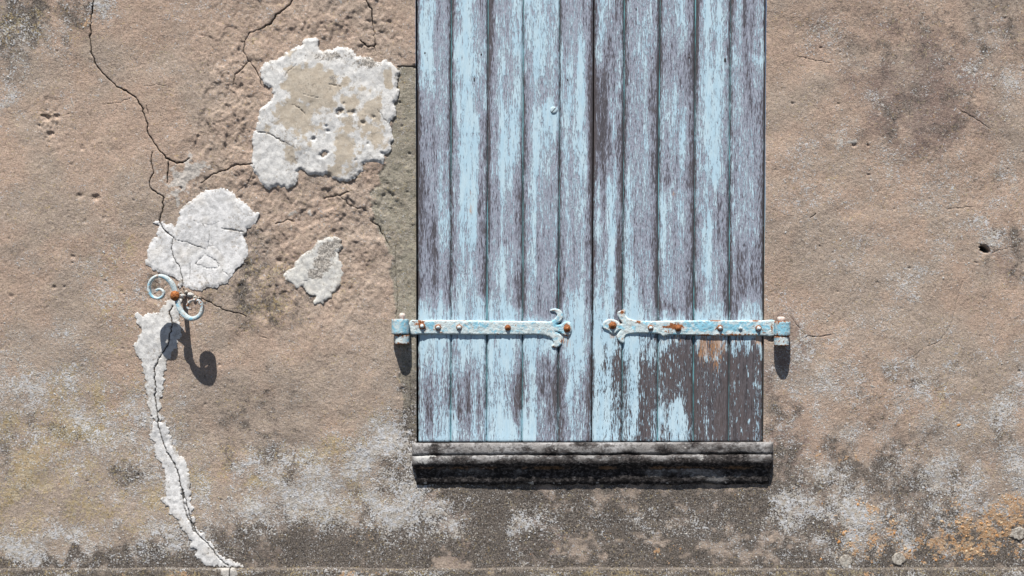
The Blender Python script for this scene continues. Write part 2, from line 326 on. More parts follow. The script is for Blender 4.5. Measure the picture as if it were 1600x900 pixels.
# ------------------------------------------------------------------ node helpers
class NT:
    def __init__(s, name):
        s.m = bpy.data.materials.new(name); s.m.use_nodes = True; s.t = s.m.node_tree; s.n = s.t.nodes
        s.b = s.n['Principled BSDF']; s.b.inputs['Specular IOR Level'].default_value = .25
        s.pos = s.n.new('ShaderNodeNewGeometry').outputs['Position']
    def link(s, a, b): s.t.links.new(a, b)
    def put(s, sock, v):
        if hasattr(v, 'is_output'): s.link(v, sock)
        else:
            if isinstance(v, tuple) and len(v) == 3 and sock.type == 'RGBA': v = (*v, 1)
            sock.default_value = v
    def attr(s, name):
        a = s.n.new('ShaderNodeAttribute'); a.attribute_name = name
        sp = s.n.new('ShaderNodeSeparateColor'); s.link(a.outputs['Color'], sp.inputs[0])
        return sp.outputs[0], sp.outputs[1], sp.outputs[2], a.outputs['Alpha']
    def noise(s, scale, detail=3, rough=.55, vec=(1, 1, 1), off=(0, 0, 0), dist=0):
        mp = s.n.new('ShaderNodeMapping'); mp.inputs['Scale'].default_value = vec; mp.inputs['Location'].default_value = off; s.link(s.pos, mp.inputs['Vector'])
        q = s.n.new('ShaderNodeTexNoise'); s.link(mp.outputs[0], q.inputs['Vector'])
        q.inputs['Scale'].default_value = scale; q.inputs['Detail'].default_value = detail; q.inputs['Roughness'].default_value = rough; q.inputs['Distortion'].default_value = dist
        return q.outputs[0]
    def voro(s, scale, off=(0, 0, 0), feat='F1', out=0):
        mp = s.n.new('ShaderNodeMapping'); mp.inputs['Location'].default_value = off; s.link(s.pos, mp.inputs['Vector'])
        q = s.n.new('ShaderNodeTexVoronoi'); q.feature = feat; s.link(mp.outputs[0], q.inputs['Vector']); q.inputs['Scale'].default_value = scale
        return q.outputs[out]
    def math(s, op, a, b=0.0, c=None, clamp=False):
        q = s.n.new('ShaderNodeMath'); q.operation = op; q.use_clamp = clamp
        s.put(q.inputs[0], a); s.put(q.inputs[1], b)
        if c is not None: s.put(q.inputs[2], c)
        return q.outputs[0]
    def ramp(s, v, a, b, lo=0.0, hi=1.0, smooth=True):
        q = s.n.new('ShaderNodeMapRange'); q.interpolation_type = 'SMOOTHSTEP' if smooth else 'LINEAR'
        s.put(q.inputs['Value'], v); s.put(q.inputs['From Min'], a); s.put(q.inputs['From Max'], b); s.put(q.inputs['To Min'], lo); s.put(q.inputs['To Max'], hi)
        return q.outputs[0]
    def mix(s, f, a, b, mode='MIX'):
        q = s.n.new('ShaderNodeMix'); q.data_type = 'RGBA'; q.blend_type = mode
        s.put(q.inputs[0], f); s.put(q.inputs[6], a); s.put(q.inputs[7], b)
        return q.outputs[2]
    def scale(s, c, f):
        q = s.n.new('ShaderNodeVectorMath'); q.operation = 'SCALE'; s.put(q.inputs[0], c); s.put(q.inputs[3], f); return q.outputs[0]
    def bump(s, h, dist, strength=1.0, prev=None):
        q = s.n.new('ShaderNodeBump'); q.inputs['Distance'].default_value = dist; q.inputs['Strength'].default_value = strength
        s.link(h, q.inputs['Height'])
        if prev is not None: s.link(prev, q.inputs['Normal'])
        return q.outputs[0]
    def cover(s, d, n, soft=.06, gain=.6, st=1.0):
        """0..1 cover where noise n beats 1 - density d"""
        n = s.math('MULTIPLY_ADD', s.math('SUBTRACT', n, .5), st, .5)
        x = s.math('MULTIPLY_ADD', d, gain, s.math('SUBTRACT', n, .5 + gain * .5))
        return s.ramp(x, -soft * .5, soft * .5)
    def done(s, color, rough=.9, normal=None):
        s.put(s.b.inputs['Base Color'], color); s.put(s.b.inputs['Roughness'], rough)
        if normal is not None: s.link(normal, s.b.inputs['Normal'])
        return s.m

def render_coat():
    t = NT('old_render')
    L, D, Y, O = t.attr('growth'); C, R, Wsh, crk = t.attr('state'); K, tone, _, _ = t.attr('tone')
    g1 = t.noise(300, 3, .7); g2 = t.noise(130, 3, .65, vec=(.8, 1, 1.2), off=(3, 1, 2)); g3 = t.noise(45, 4, .6, off=(1, 5, 2)); g4 = t.noise(14, 3, .5); g5 = t.noise(210, 2, .6, off=(5, 8, 2))
    base = t.mix(t.ramp(tone, .2, .8), (.436, .324, .256), (.376, .308, .256))
    base = t.mix(t.math('MULTIPLY', K, .6), base, (.445, .350, .285))
    base = t.mix(t.ramp(g3, .35, .65, 0, .4), base, (.35, .28, .225))
    base = t.mix(t.ramp(g4, .5, .7, 0, .3), base, (.48, .39, .31))
    grain = t.math('MULTIPLY', t.ramp(g1, .32, .68, .64, 1.34, False), t.ramp(g2, .34, .66, .87, 1.12, False))
    # open pores of the sand render
    pore = t.ramp(g5, .29, .38, .58, 1.0)
    grain = t.math('MULTIPLY', grain, pore)
    base = t.scale(base, grain)
    cem = t.mix(t.ramp(g3, .4, .6), (.27, .25, .20), (.33, .30, .245)); cem = t.scale(cem, grain)
    base = t.mix(C, base, cem)
    nR = t.noise(90, 4, .65, off=(9, 2, 4))
    base = t.mix(t.math('MULTIPLY', t.cover(R, nR, .9, .7, 1.1), .8), base, t.scale((.20, .145, .13), grain))
    # thin grey film under the heavier growth
    film = t.mix(t.ramp(g3, .4, .6), (.36, .335, .30), (.42, .415, .40))
    base = t.mix(t.math('MULTIPLY', t.ramp(L, .1, .9), .36), base, t.scale(film, grain))
    nD = t.noise(60, 5, .7, off=(2, 8, 1)); nD2 = t.noise(230, 3, .65, off=(7, 7, 1)); nDm = t.math('ADD', t.math('MULTIPLY', nD, .5), t.math('MULTIPLY', nD2, .5))
    dirt = t.mix(t.ramp(g5, .36, .62), (.036, .031, .028), (.145, .126, .110)); dirt = t.mix(t.ramp(g1, .52, .66, 0, .7), dirt, (.30, .265, .235))
    base = t.mix(t.math('MULTIPLY', t.ramp(D, .05, .8), .72), base, t.scale((.098, .085, .078), grain))
    base = t.mix(t.math('MULTIPLY', t.cover(D, nDm, .32, .66, 2.4), .85), base, dirt)
    nY = t.noise(130, 4, .66, off=(4, 4, 9))
    base = t.mix(t.math('MULTIPLY', t.cover(Y, nY, .2, .62, 2.2), .55), base, t.scale(t.mix(t.ramp(g3, .4, .6), (.40, .30, .13), (.44, .38, .24)), grain))
    # pale crusts: clumps of small rounded flakes
    nL = t.noise(55, 5, .72, off=(5, 0, 3)); vL = t.voro(210, (1, 1, 1)); nL2 = t.noise(190, 3, .6, off=(8, 0, 3))
    nLm = t.math('ADD', t.math('MULTIPLY', nL, .32), t.math('ADD', t.math('MULTIPLY', nL2, .55), t.math('MULTIPLY', t.math('SUBTRACT', .9, vL), .13)))
    cL = t.cover(L, nLm, .22, .66, 3.2)
    lcol = t.mix(t.ramp(t.noise(70, 3, .6, off=(0, 3, 3)), .42, .58), (.43, .40, .36), (.52, .53, .55))
    lcol = t.scale(lcol, t.ramp(g1, .32, .68, .72, 1.3, False))
    base = t.mix(t.math('MULTIPLY', cL, .88), base, lcol)
    # scattered single white flecks among the growth
    fl = t.voro(150, (4, 2, 2)); sel = t.ramp(t.noise(60, 2, .6, off=(3, 3, 3)), .50, .62)
    fk = t.math('MULTIPLY', t.ramp(fl, .26, .16), t.math('MULTIPLY', sel, t.ramp(t.math('ADD', D, L), .25, .8)))
    base = t.mix(t.math('MULTIPLY', fk, .85), base, (.58, .58, .57))
    nO = t.noise(75, 4, .65, off=(6, 1, 7)); vO = t.voro(120, (2, 5, 1))
    nOm = t.math('ADD', t.math('MULTIPLY', nO, .7), t.math('MULTIPLY', t.math('SUBTRACT', .95, vO), .28))
    cO = t.cover(O, nOm, .12, .66, 2.0)
    base = t.mix(t.math('MULTIPLY', cO, .68), base, t.scale(t.mix(t.ramp(g2, .4, .6), (.50, .27, .12), (.56, .41, .27)), t.ramp(g1, .32, .68, .7, 1.25, False)))
    wn = t.cover(Wsh, t.noise(50, 5, .65, off=(0, 7, 0)), .14, .6, 1.4)
    base = t.mix(t.math('MULTIPLY', wn, .8), base, t.scale((.52, .50, .47), t.ramp(g1, .32, .68, .85, 1.15, False)))
    base = t.mix(t.math('MULTIPLY', t.ramp(crk, .15, .8), .93), base, (.028, .024, .02))  # crack dirt, painted near-black to add the shade of the depth
    b1 = t.bump(g1, .0023, .9); b2 = t.bump(g2, .0014, .7, b1); b3 = t.bump(t.math('ADD', cL, cO), .0009, .7, b2); b4 = t.bump(pore, .0012, .8, b3)
    return t.done(base, .95, b4)
M_wall = render_coat()

def filler():
    t = NT('white_filler')
    T, G, crk, blu = t.attr('state')
    g1 = t.noise(240, 4, .65); g2 = t.noise(60, 4, .6, off=(3, 1, 2)); g3 = t.noise(18, 3, .5, off=(3, 4, 2))
    white = t.mix(blu, (.64, .63, .59), (.70, .70, .71))
    white = t.mix(t.ramp(g2, .42, .62, 0, .6), white, (.42, .42, .42))
    white = t.mix(t.ramp(g3, .5, .7, 0, .3), white, (.57, .52, .45))
    tn = t.cover(T, t.noise(38, 4, .6, off=(1, 1, 1)), .14, 1.0, 1.3)
    base = t.mix(tn, white, t.mix(t.ramp(g2, .4, .6), (.455, .395, .32), (.50, .445, .37)))
    gr = t.mix(t.ramp(g1, .4, .6), (.20, .185, .17), (.46, .43, .39))
    base = t.mix(t.cover(G, t.noise(110, 5, .7, off=(1, 6, 1)), .1, .6), base, gr)
    base = t.scale(base, t.ramp(g1, .3, .7, .84, 1.12, False))
    edge = t.attr('rim')[0]
    base = t.mix(t.math('MULTIPLY', t.cover(edge, t.noise(120, 4, .65, off=(5, 5, 5)), .3, .6, 2.0), .7), base, t.mix(t.ramp(g1, .4, .6), (.22, .19, .16), (.40, .36, .31)))
    base = t.mix(t.math('MULTIPLY', t.ramp(crk, .1, .8), .9), base, (.04, .035, .03))  # near-black in cracks and holes: dirt plus painted-in depth shade
    b = t.bump(g1, .0009, .8); b = t.bump(g2, .0016, .5, b)
    return t.done(base, .9, b)
M_fill = filler()

def painted_wood():
    t = NT('flaking_painted_wood')
    p, rust, chalk, brd = t.attr('paint')
    n1 = t.noise(260, 4, .64, vec=(1, 1, .10)); n2 = t.noise(560, 3, .6, vec=(1, 1, .13), off=(3, 0, 1)); n3 = t.noise(60, 4, .6, vec=(1, 1, .2), off=(5, 0, 5))
    n4 = t.noise(330, 3, .6, vec=(1, 1, .05), off=(7, 0, 2)); n5 = t.noise(620, 3, .65, vec=(1, 1, .12), off=(1, 2, 1))
    v = t.math('ADD', p, t.math('MULTIPLY', t.math('SUBTRACT', n1, .5), 1.75))
    v = t.math('ADD', v, t.math('MULTIPLY', t.math('SUBTRACT', n2, .5), t.ramp(chalk, 0, 1, 1.9, 1.45, False)))
    v = t.math('ADD', v, t.math('MULTIPLY', t.math('SUBTRACT', n3, .5), .6))
    pt = t.ramp(v, .57, t.ramp(chalk, 0, 1, .66, .80, False))
    lo = t.ramp(chalk, 0, 1, .50, .12, False)
    kn = t.noise(11, 3, .6, vec=(2, 1, .3), off=(1, 0, 1))
    wood = t.mix(t.ramp(n4, .35, .65), (.040, .035, .038), (.105, .091, .097))
    wood = t.mix(t.ramp(kn, .42, .6, 0, .5), wood, (.105, .082, .080))
    wood = t.mix(t.ramp(n5, .46, .66, 0, .45), wood, (.19, .18, .20))
    wood = t.mix(t.math('MULTIPLY', chalk, .6), wood, t.mix(t.ramp(n5, .4, .62), (.052, .053, .066), (.14, .145, .18)))
    lavd = t.mix(t.ramp(n5, .34, .66), (.14, .148, .19), (.29, .31, .385))
    lavl = t.mix(t.ramp(n5, .32, .64), (.36, .39, .48), (.50, .55, .645))
    lavl = t.mix(t.ramp(n4, .58, .70, 0, .45), lavl, (.14, .135, .16))
    paint = t.mix(t.ramp(n3, .4, .65), (.425, .60, .715), (.49, .64, .725))
    paint = t.scale(paint, t.ramp(n5, .3, .7, .93, 1.05, False))
    # thin dark hairline checks along the grain break even the sound paint
    chk = t.ramp(t.noise(420, 3, .65, vec=(1, 1, .06), off=(9, 0, 4)), .33, .27)
    paint = t.mix(t.math('MULTIPLY', chk, .75), paint, (.10, .10, .12))
    lv = t.ramp(v, lo, t.math('ADD', lo, .14))
    base = t.mix(lv, wood, lavd)
    base = t.mix(t.ramp(v, t.math('ADD', lo, .14), .72), base, lavl)
    fleck = t.ramp(t.noise(230, 3, .62, vec=(1, 1, .15), off=(2, 2, 6)), .605, .64)
    fleck = t.math('MULTIPLY', fleck, t.ramp(chalk, .1, .7, 1, 0))
    pt = t.math('MAXIMUM', pt, t.math('MULTIPLY', fleck, t.ramp(p, .02, .14)))
    base = t.mix(pt, base, paint)
    rn = t.cover(rust, t.noise(220, 4, .65, vec=(1, 1, .14)), .5, .7, 2.2)
    base = t.mix(t.math('MULTIPLY', t.math('MULTIPLY', rn, t.ramp(rust, .04, .3)), .75), base, (.47, .25, .12))
    h = t.math('ADD', t.math('MULTIPLY', pt, 1.1), t.math('ADD', t.math('MULTIPLY', lv, .2), t.math('MULTIPLY', n4, .8)))
    b = t.bump(h, .0012, .8); b = t.bump(n2, .0009, .5, b)
    return t.done(base, t.ramp(pt, 0, 1, .85, .6), b)
M_board = painted_wood()

def simple(name, c1, c2, sc, rough=.85, bd=.001, vec=(1, 1, 1), lo=.4, hi=.6):
    t = NT(name); n = t.noise(sc, 4, .65, vec=vec); n2 = t.noise(sc * 4, 3, .6, vec=vec)
    base = t.mix(t.ramp(n, lo, hi), c1, c2); base = t.scale(base, t.ramp(n2, .3, .7, .8, 1.2, False))
    return t.done(base, rough, t.bump(n2, bd, .7))
M_teal = simple('teal_undercoat', (.03, .075, .085), (.13, .33, .38), 60, vec=(1, 1, .1))
M_dark = simple('dark_reveal', (.10, .09, .08), (.18, .16, .14), 40)
M_rust = simple('rusty_iron', (.13, .035, .012), (.42, .16, .05), 160, .8, .0012)
M_gravel = simple('ground_surface', (.045, .045, .046), (.07, .07, .07), 30, .95, .004)
M_crust = simple('pale_lichen', (.36, .35, .32), (.54, .54, .54), 60, .95, .001)
M_orange = simple('orange_lichen', (.48, .235, .085), (.52, .40, .27), 34, .95, .001)
M_lump = simple('grey_mortar', (.24, .21, .18), (.48, .45, .40), 130, .95, .002)

def iron_paint():
    t = NT('painted_iron')
    r, blue, _, _ = t.attr('rust')
    n1 = t.noise(120, 5, .65, off=(2, 2, 2)); n2 = t.noise(420, 3, .6); n3 = t.noise(40, 3, .5, off=(5, 5, 1))
    pale = t.mix(t.ramp(n3, .4, .62), (.50, .60, .635), (.60, .69, .71)); pale = t.scale(pale, t.ramp(n2, .3, .7, .8, 1.15, False))
    base = t.mix(t.cover(blue, t.noise(70, 5, .65, off=(4, 0, 0)), .3, .6, 1.7), pale, (.23, .50, .64))
    base = t.mix(t.ramp(n1, .58, .70, 0, .6), base, (.66, .64, .58))
    rn = t.cover(r, n1, .10, .62); halo = t.cover(r, n1, .7, .95)
    base = t.mix(t.math('MULTIPLY', halo, .7), base, (.50, .36, .25))
    base = t.mix(rn, base, t.mix(t.ramp(n2, .4, .6), (.13, .04, .018), (.38, .15, .05)))
    b = t.bump(n1, .0030, .8); b = t.bump(n2, .0014, .8, b)
    return t.done(base, .7, b)
M_iron = iron_paint()

def sill_stone():
    t = NT('weathered_sill_stone')
    blk, och, lt, crk = t.attr('state')
    n1 = t.noise(110, 5, .72, vec=(.7, 1, 1)); n2 = t.noise(320, 4, .68); n3 = t.noise(30, 4, .6, vec=(.6, 1, 1), off=(2, 2, 7))
    st = t.mix(t.ramp(n3, .4, .6), (.245, .235, .23), (.39, .385, .385)); st = t.scale(st, t.ramp(n2, .3, .7, .7, 1.25, False))
    st = t.mix(t.ramp(n1, .5, .62, 0, .75), st, (.085, .08, .08))
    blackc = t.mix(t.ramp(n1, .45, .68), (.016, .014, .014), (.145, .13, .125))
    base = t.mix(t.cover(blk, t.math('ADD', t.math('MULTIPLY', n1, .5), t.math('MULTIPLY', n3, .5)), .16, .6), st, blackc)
    base = t.mix(t.math('MULTIPLY', t.cover(och, n1, .25, .6), .7), base, (.22, .125, .06))
    base = t.mix(t.math('MULTIPLY', t.cover(lt, n1, .1, .6), .8), base, (.55, .55, .53))
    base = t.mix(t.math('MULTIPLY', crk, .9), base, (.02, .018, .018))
    b = t.bump(n1, .0016, .7); b = t.bump(n2, .0016, .9, b)
    return t.done(base, .95, b)
M_sill = sill_stone()

# ------------------------------------------------------------------ ground
gs = 600.0
ground = mesh_obj('ground', [(-gs, -gs, 0), (gs, -gs, 0), (gs, gs, 0), (-gs, gs, 0)], [(0, 1, 2, 3)], M_gravel, smooth=False)
tag(ground, kind='structure')

# ------------------------------------------------------------------ wall: one sheet of old render with its window opening
XL, XR, YB, YT = 649.0, 1198.5, 694.0, -258.0      # opening
def lines(a, b, s): return np.linspace(a, b, max(2, int(round((b - a) / s)) + 1))
def grow(a, b, s0, k=1.22):
    out = [a]; s = s0
    while abs(out[-1] - a) < abs(b - a): out.append(out[-1] + math.copysign(s, b - a)); s *= k
    out[-1] = b; return np.array(out[1:])
st = 1.45
gx = np.concatenate([grow(-16, -1600, st)[::-1], lines(-16, XL, st), lines(XL, XR, st)[1:], lines(XR, 1616, st)[1:], grow(1616, 3200, st)])
gy = np.concatenate([grow(-14, -258, st, 1.16)[::-1], lines(-14, YB, st), lines(YB, 900, st)[1:], grow(900, 1105, st)])
gy = np.concatenate([grow(-258, -900, 30)[::-1], gy])
def keystone(px, py):
    t = np.clip((py + 20) / 710, -.3, 1.2)
    return px - 5.5 * t * np.exp(-np.abs(px - XR) / 50) + 1.5 * t * np.exp(-np.abs(px - XL) / 50)
GX, GY = np.meshgrid(gx, gy); gpx = keystone(GX.ravel(), GY.ravel()); gpy = GY.ravel().copy()
nr, nc = len(gy), len(gx)
interior = (gpx > -20) & (gpx < 1620) & (gpy > -20) & (gpy < 905)
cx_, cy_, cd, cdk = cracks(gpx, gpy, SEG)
rim = (GX.ravel() >= XL - .01) & (GX.ravel() <= XR + .01) & (gpy < YB + .01)
gpx = np.where(rim, gpx, cx_); gpy = np.where(rim, gpy, cy_)
h, K, cem, pd = wall_fields(gpx, gpy); h = h - cd
# plaster thins and crumbles at the opening's edge
edge = np.minimum(np.abs(GX.ravel() - XL), np.abs(GX.ravel() - XR))
near = np.exp(-edge / 2.2) * (GY.ravel() < YB + 2)
h -= near * (.0016 + .0008 * samp(F_lump, gpx, gpy))
x, _, z = P(gpx, gpy, 0); V = np.stack([x, -h, z], 1)
q = grid_faces(nr, nc)
fcx = GX.ravel()[q].mean(1); fcy = GY.ravel()[q].mean(1)
keep = ~((fcx > XL) & (fcx < XR) & (fcy > YT) & (fcy < YB)); q = q[keep][:, ::-1][:, ::-1]
def wall_attrs(px, py, K, cem, crk):
    Lm = blob('L', px, py, .26, F_m1) * .92; Dm = blob('D', px, py, .26, F_m2); Ym = blob('Y', px, py, .3, F_m3); Om = blob('O', px, py, .25, F_m4)
    Rm = blob('R', px, py, .25, F_m3); Wm = blob('W', px, py, .2, F_m4)
    # the growth is thin everywhere on the right half and near the foot of the wall
    hz = samp(F_m1, py + 111, px); right = sstep(px, 1220, 1330) * .05 * (.4 + .8 * sstep(py, 380, 700))
    Lm = np.clip(Lm + right * (1 + .8 * hz) + .05 + .05 * hz, 0, 1); Dm = np.clip(Dm + right * (.8 + .6 * samp(F_m2, py, px)) + .08 * sstep(py, 700, 860), 0, 1)
    drip = np.interp(px, np.arange(600, 1260, 5.5), np.convolve(np.random.default_rng(8).normal(size=120), [.3, .4, .3], 'same'))
    Dm = np.clip(Dm + (.10 + .13 * drip) * sstep(px, 640, 670) * (1 - sstep(px, 1180, 1210)) * sstep(py, 752, 770) * (1 - .6 * sstep(py, 800, 885)), 0, 1)
    foot = sstep(py, 745, 775) * sstep(px, 560, 680) * (1 - sstep(px, 1230, 1300))
    Dm = np.clip(Dm * (1 + foot * (.42 * samp(F_m1, px * .8, py + 200) + .22 * samp(F_m4, px, py))) + foot * .02, 0, 1)
    Dm = np.clip(Dm + .30 * cem * sstep(py, 300, 700), 0, 1)
    tone = np.clip(.45 + .25 * samp(F_tone, px, py) + .25 * sstep(py, 450, 700) - .15 * sstep(py, 300, 0), 0, 1)
    tone = np.where(py > 700, np.clip(tone + .6 * sstep(py, 700, 790), 0, 1), tone)
    return {'growth': col4(Lm, Dm, Ym, Om), 'state': col4(cem, Rm, Wm, crk), 'tone': col4(K, tone, 0 * px, 0 * px + 1)}
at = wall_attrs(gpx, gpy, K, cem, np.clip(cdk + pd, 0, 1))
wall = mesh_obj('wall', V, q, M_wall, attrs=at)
tag(wall, 'old tan rendered wall, cracked and stained with lichen, around the blue shutters', 'wall', kind='thing')
# reveal of the opening: a closed stone niche behind the shutters
def box(x0, x1, y0, y1, z0, z1):
    v = [(x0, y0, z0), (x1, y0, z0), (x1, y1, z0), (x0, y1, z0), (x0, y0, z1), (x1, y0, z1), (x1, y1, z1), (x0, y1, z1)]
    return v, [(0, 3, 2, 1), (4, 5, 6, 7), (0, 1, 5, 4), (1, 2, 6, 5), (2, 3, 7, 6), (3, 0, 4, 7)]
a0 = P(XL, 0)[0]; a1 = P(XR, 0)[0]; zt = P(0, YT)[2]; zb = P(0, YB)[2]; k1 = -5.5 * PX; k0 = 1.5 * PX
rv = [(a0, .004, zt), (a1, .004, zt), (a1 + k1, .004, zb), (a0 + k0, .004, zb), (a0, .16, zt), (a1, .16, zt), (a1 + k1, .16, zb), (a0 + k0, .16, zb)]
mesh_obj('reveal', rv, [(0, 4, 5, 1), (1, 5, 6, 2), (2, 6, 7, 3), (3, 7, 4, 0), (4, 7, 6, 5)], M_dark, wall, smooth=False)

# plinth: a projecting course at the wall's foot
pxl = np.concatenate([grow(-16, -1600, 3)[::-1], lines(-16, 1616, 2.0), grow(1616, 3200, 3)])
prof = [(-.012, 886.2), (-.004, 886.5), (.002, 886.8), (.007, 887.2), (.0105, 887.7), (.013, 888.4), (.0143, 889.6), (.0148, 891.5), (.015, 894), (.015, 897), (.015, 901), (.015, 908), (.015, 930), (.015, 1000), (.015, 1101)]
A, B = np.meshgrid(pxl, np.arange(len(prof))); A = A.ravel(); B = B.ravel().astype(int)
ow = np.array([p[0] for p in prof])[B]; pyy = np.array([p[1] for p in prof])[B]
pyy = pyy + samp(F_mid, A, 77 + 0 * A) * .35 + samp(F_lump, A, pyy) * .25
hh = samp(F_lump, A, pyy + 20) * .0007 + samp(F_grain, A, pyy) * .0006 + samp(F_mid, A, 20 + 0 * A) * .0007
chip = sstep(samp(F_m4, A, 300 + 0 * A), 1.1, 2.2); hh -= chip * .004 * (B > 2) * (B < 9)
out = ow + hh; x, _, z = P(A, pyy, 0)
Vp = np.stack([x, -out, z], 1)
n_ = len(A); BL2 = dict(BL)
edge_lt = ((B >= 1) & (B <= 6)).astype(float)
Dm = np.clip(.72 + .16 * samp(F_m2, A, pyy) + .25 * edge_lt, 0, 1) ; Lm = np.clip(.22 + .2 * samp(F_m1, A, pyy * 3) + .0 * edge_lt, 0, 1)
Om = np.zeros(n_)
for cx0, rr, am in ((285, 20, .62), (545, 26, .62), (1350, 14, .62), (190, 14, .4), (600, 14, .4), (1000, 12, .3)): Om = np.maximum(Om, am * np.exp(-((A - cx0) / rr) ** 2) * (B > 6))
crkp = np.exp(-((A - 360) / 1.6) ** 2) * .9
Wm = np.exp(-((A - 358) / 14) ** 2) * .9
plinth = mesh_obj('plinth', Vp, grid_faces(len(prof), len(pxl)), M_wall, wall,
    {'growth': col4(Lm * (1 - .6 * edge_lt), Dm, (.25 + .15 * samp(F_m3, A, pyy)) * (1 - .7 * edge_lt), Om), 'state': col4(np.full(n_, .35), np.full(n_, .1), Wm, crkp), 'tone': col4(0 * A, .6 + 0 * A, 0 * A, 1 + 0 * A)})

# ------------------------------------------------------------------ filler patches on the wall
def crop(pts, ox, oy, s): return [(ox + a / s, oy + b / s) for a, b in pts]
P1 = crop([(370,185),(435,175),(440,215),(470,240),(530,215),(600,225),(620,260),(690,270),(715,295),(765,280),(800,310),(820,340),(812,400),(822,430),(805,470),(800,540),(780,570),(790,640),(785,700),(755,725),(750,768),(700,760),(655,770),(635,820),(580,855),(540,850),(490,820),(440,825),(385,815),(355,795),(345,860),(300,885),(250,870),(210,890),(170,870),(150,820),(128,780),(135,700),(130,640),(160,570),(170,510),(215,470),(235,440),(210,410),(180,385),(175,330),(190,290),(240,280),(300,245),(330,220),(365,210)],350,0,3)
P2 = crop([(350,85),(410,75),(440,70),(490,85),(510,120),(560,140),(580,175),(615,190),(600,240),(560,265),(540,300),(565,350),(560,400),(530,440),(490,470),(470,520),(420,540),(380,540),(340,555),(300,552),(262,530),(240,545),(225,490),(160,480),(120,460),(80,420),(95,350),(110,310),(140,300),(140,250),(115,235),(130,225),(200,240),(225,255),(240,200),(245,165),(290,140)],200,270,3)
P3 = crop([(890,320),(950,298),(1000,310),(1005,350),(980,370),(1000,420),(1010,470),(1000,515),(970,560),(940,590),(915,615),(875,610),(880,580),(840,570),(820,530),(790,545),(760,510),(735,505),(735,470),(770,440),(800,400),(850,360)],200,270,3)
P4 = [(262,470),(248,486),(232,492),(213,492),(212,505),(222,515),(217,528),(207,540),(213,555),(222,565),(226,600),(230,630),(238,652),(245,659),(252,655),(252,630),(256,590),(262,562),(276,545),(284,520),(281,500),(284,470),(272,462)]
P5 = [(248,659),(257,660),(268,690),(280,715),(291,720),(297,750),(298,780),(303,815),(310,830),(330,850),(345,868),(366,878),(382,886),(350,886),(320,884),(305,865),(295,840),(280,820),(268,800),(256,785),(258,760),(255,735),(245,715),(237,695),(236,665)]
HOLES = [(532,173,4,7),(528,178,3,5),(490,217,3,6),(508,240,4,8),(504,243,4,7),(512,205,2.5,4),(510,197,2,4),(568,192,3,5),(553,176,4,4),(546,176,3,3),(584,183,2.5,4),(538,162,2,3),(462,218,1.6,3),(597,240,3,4),(575,225,2,3),(556,250,2,3)]
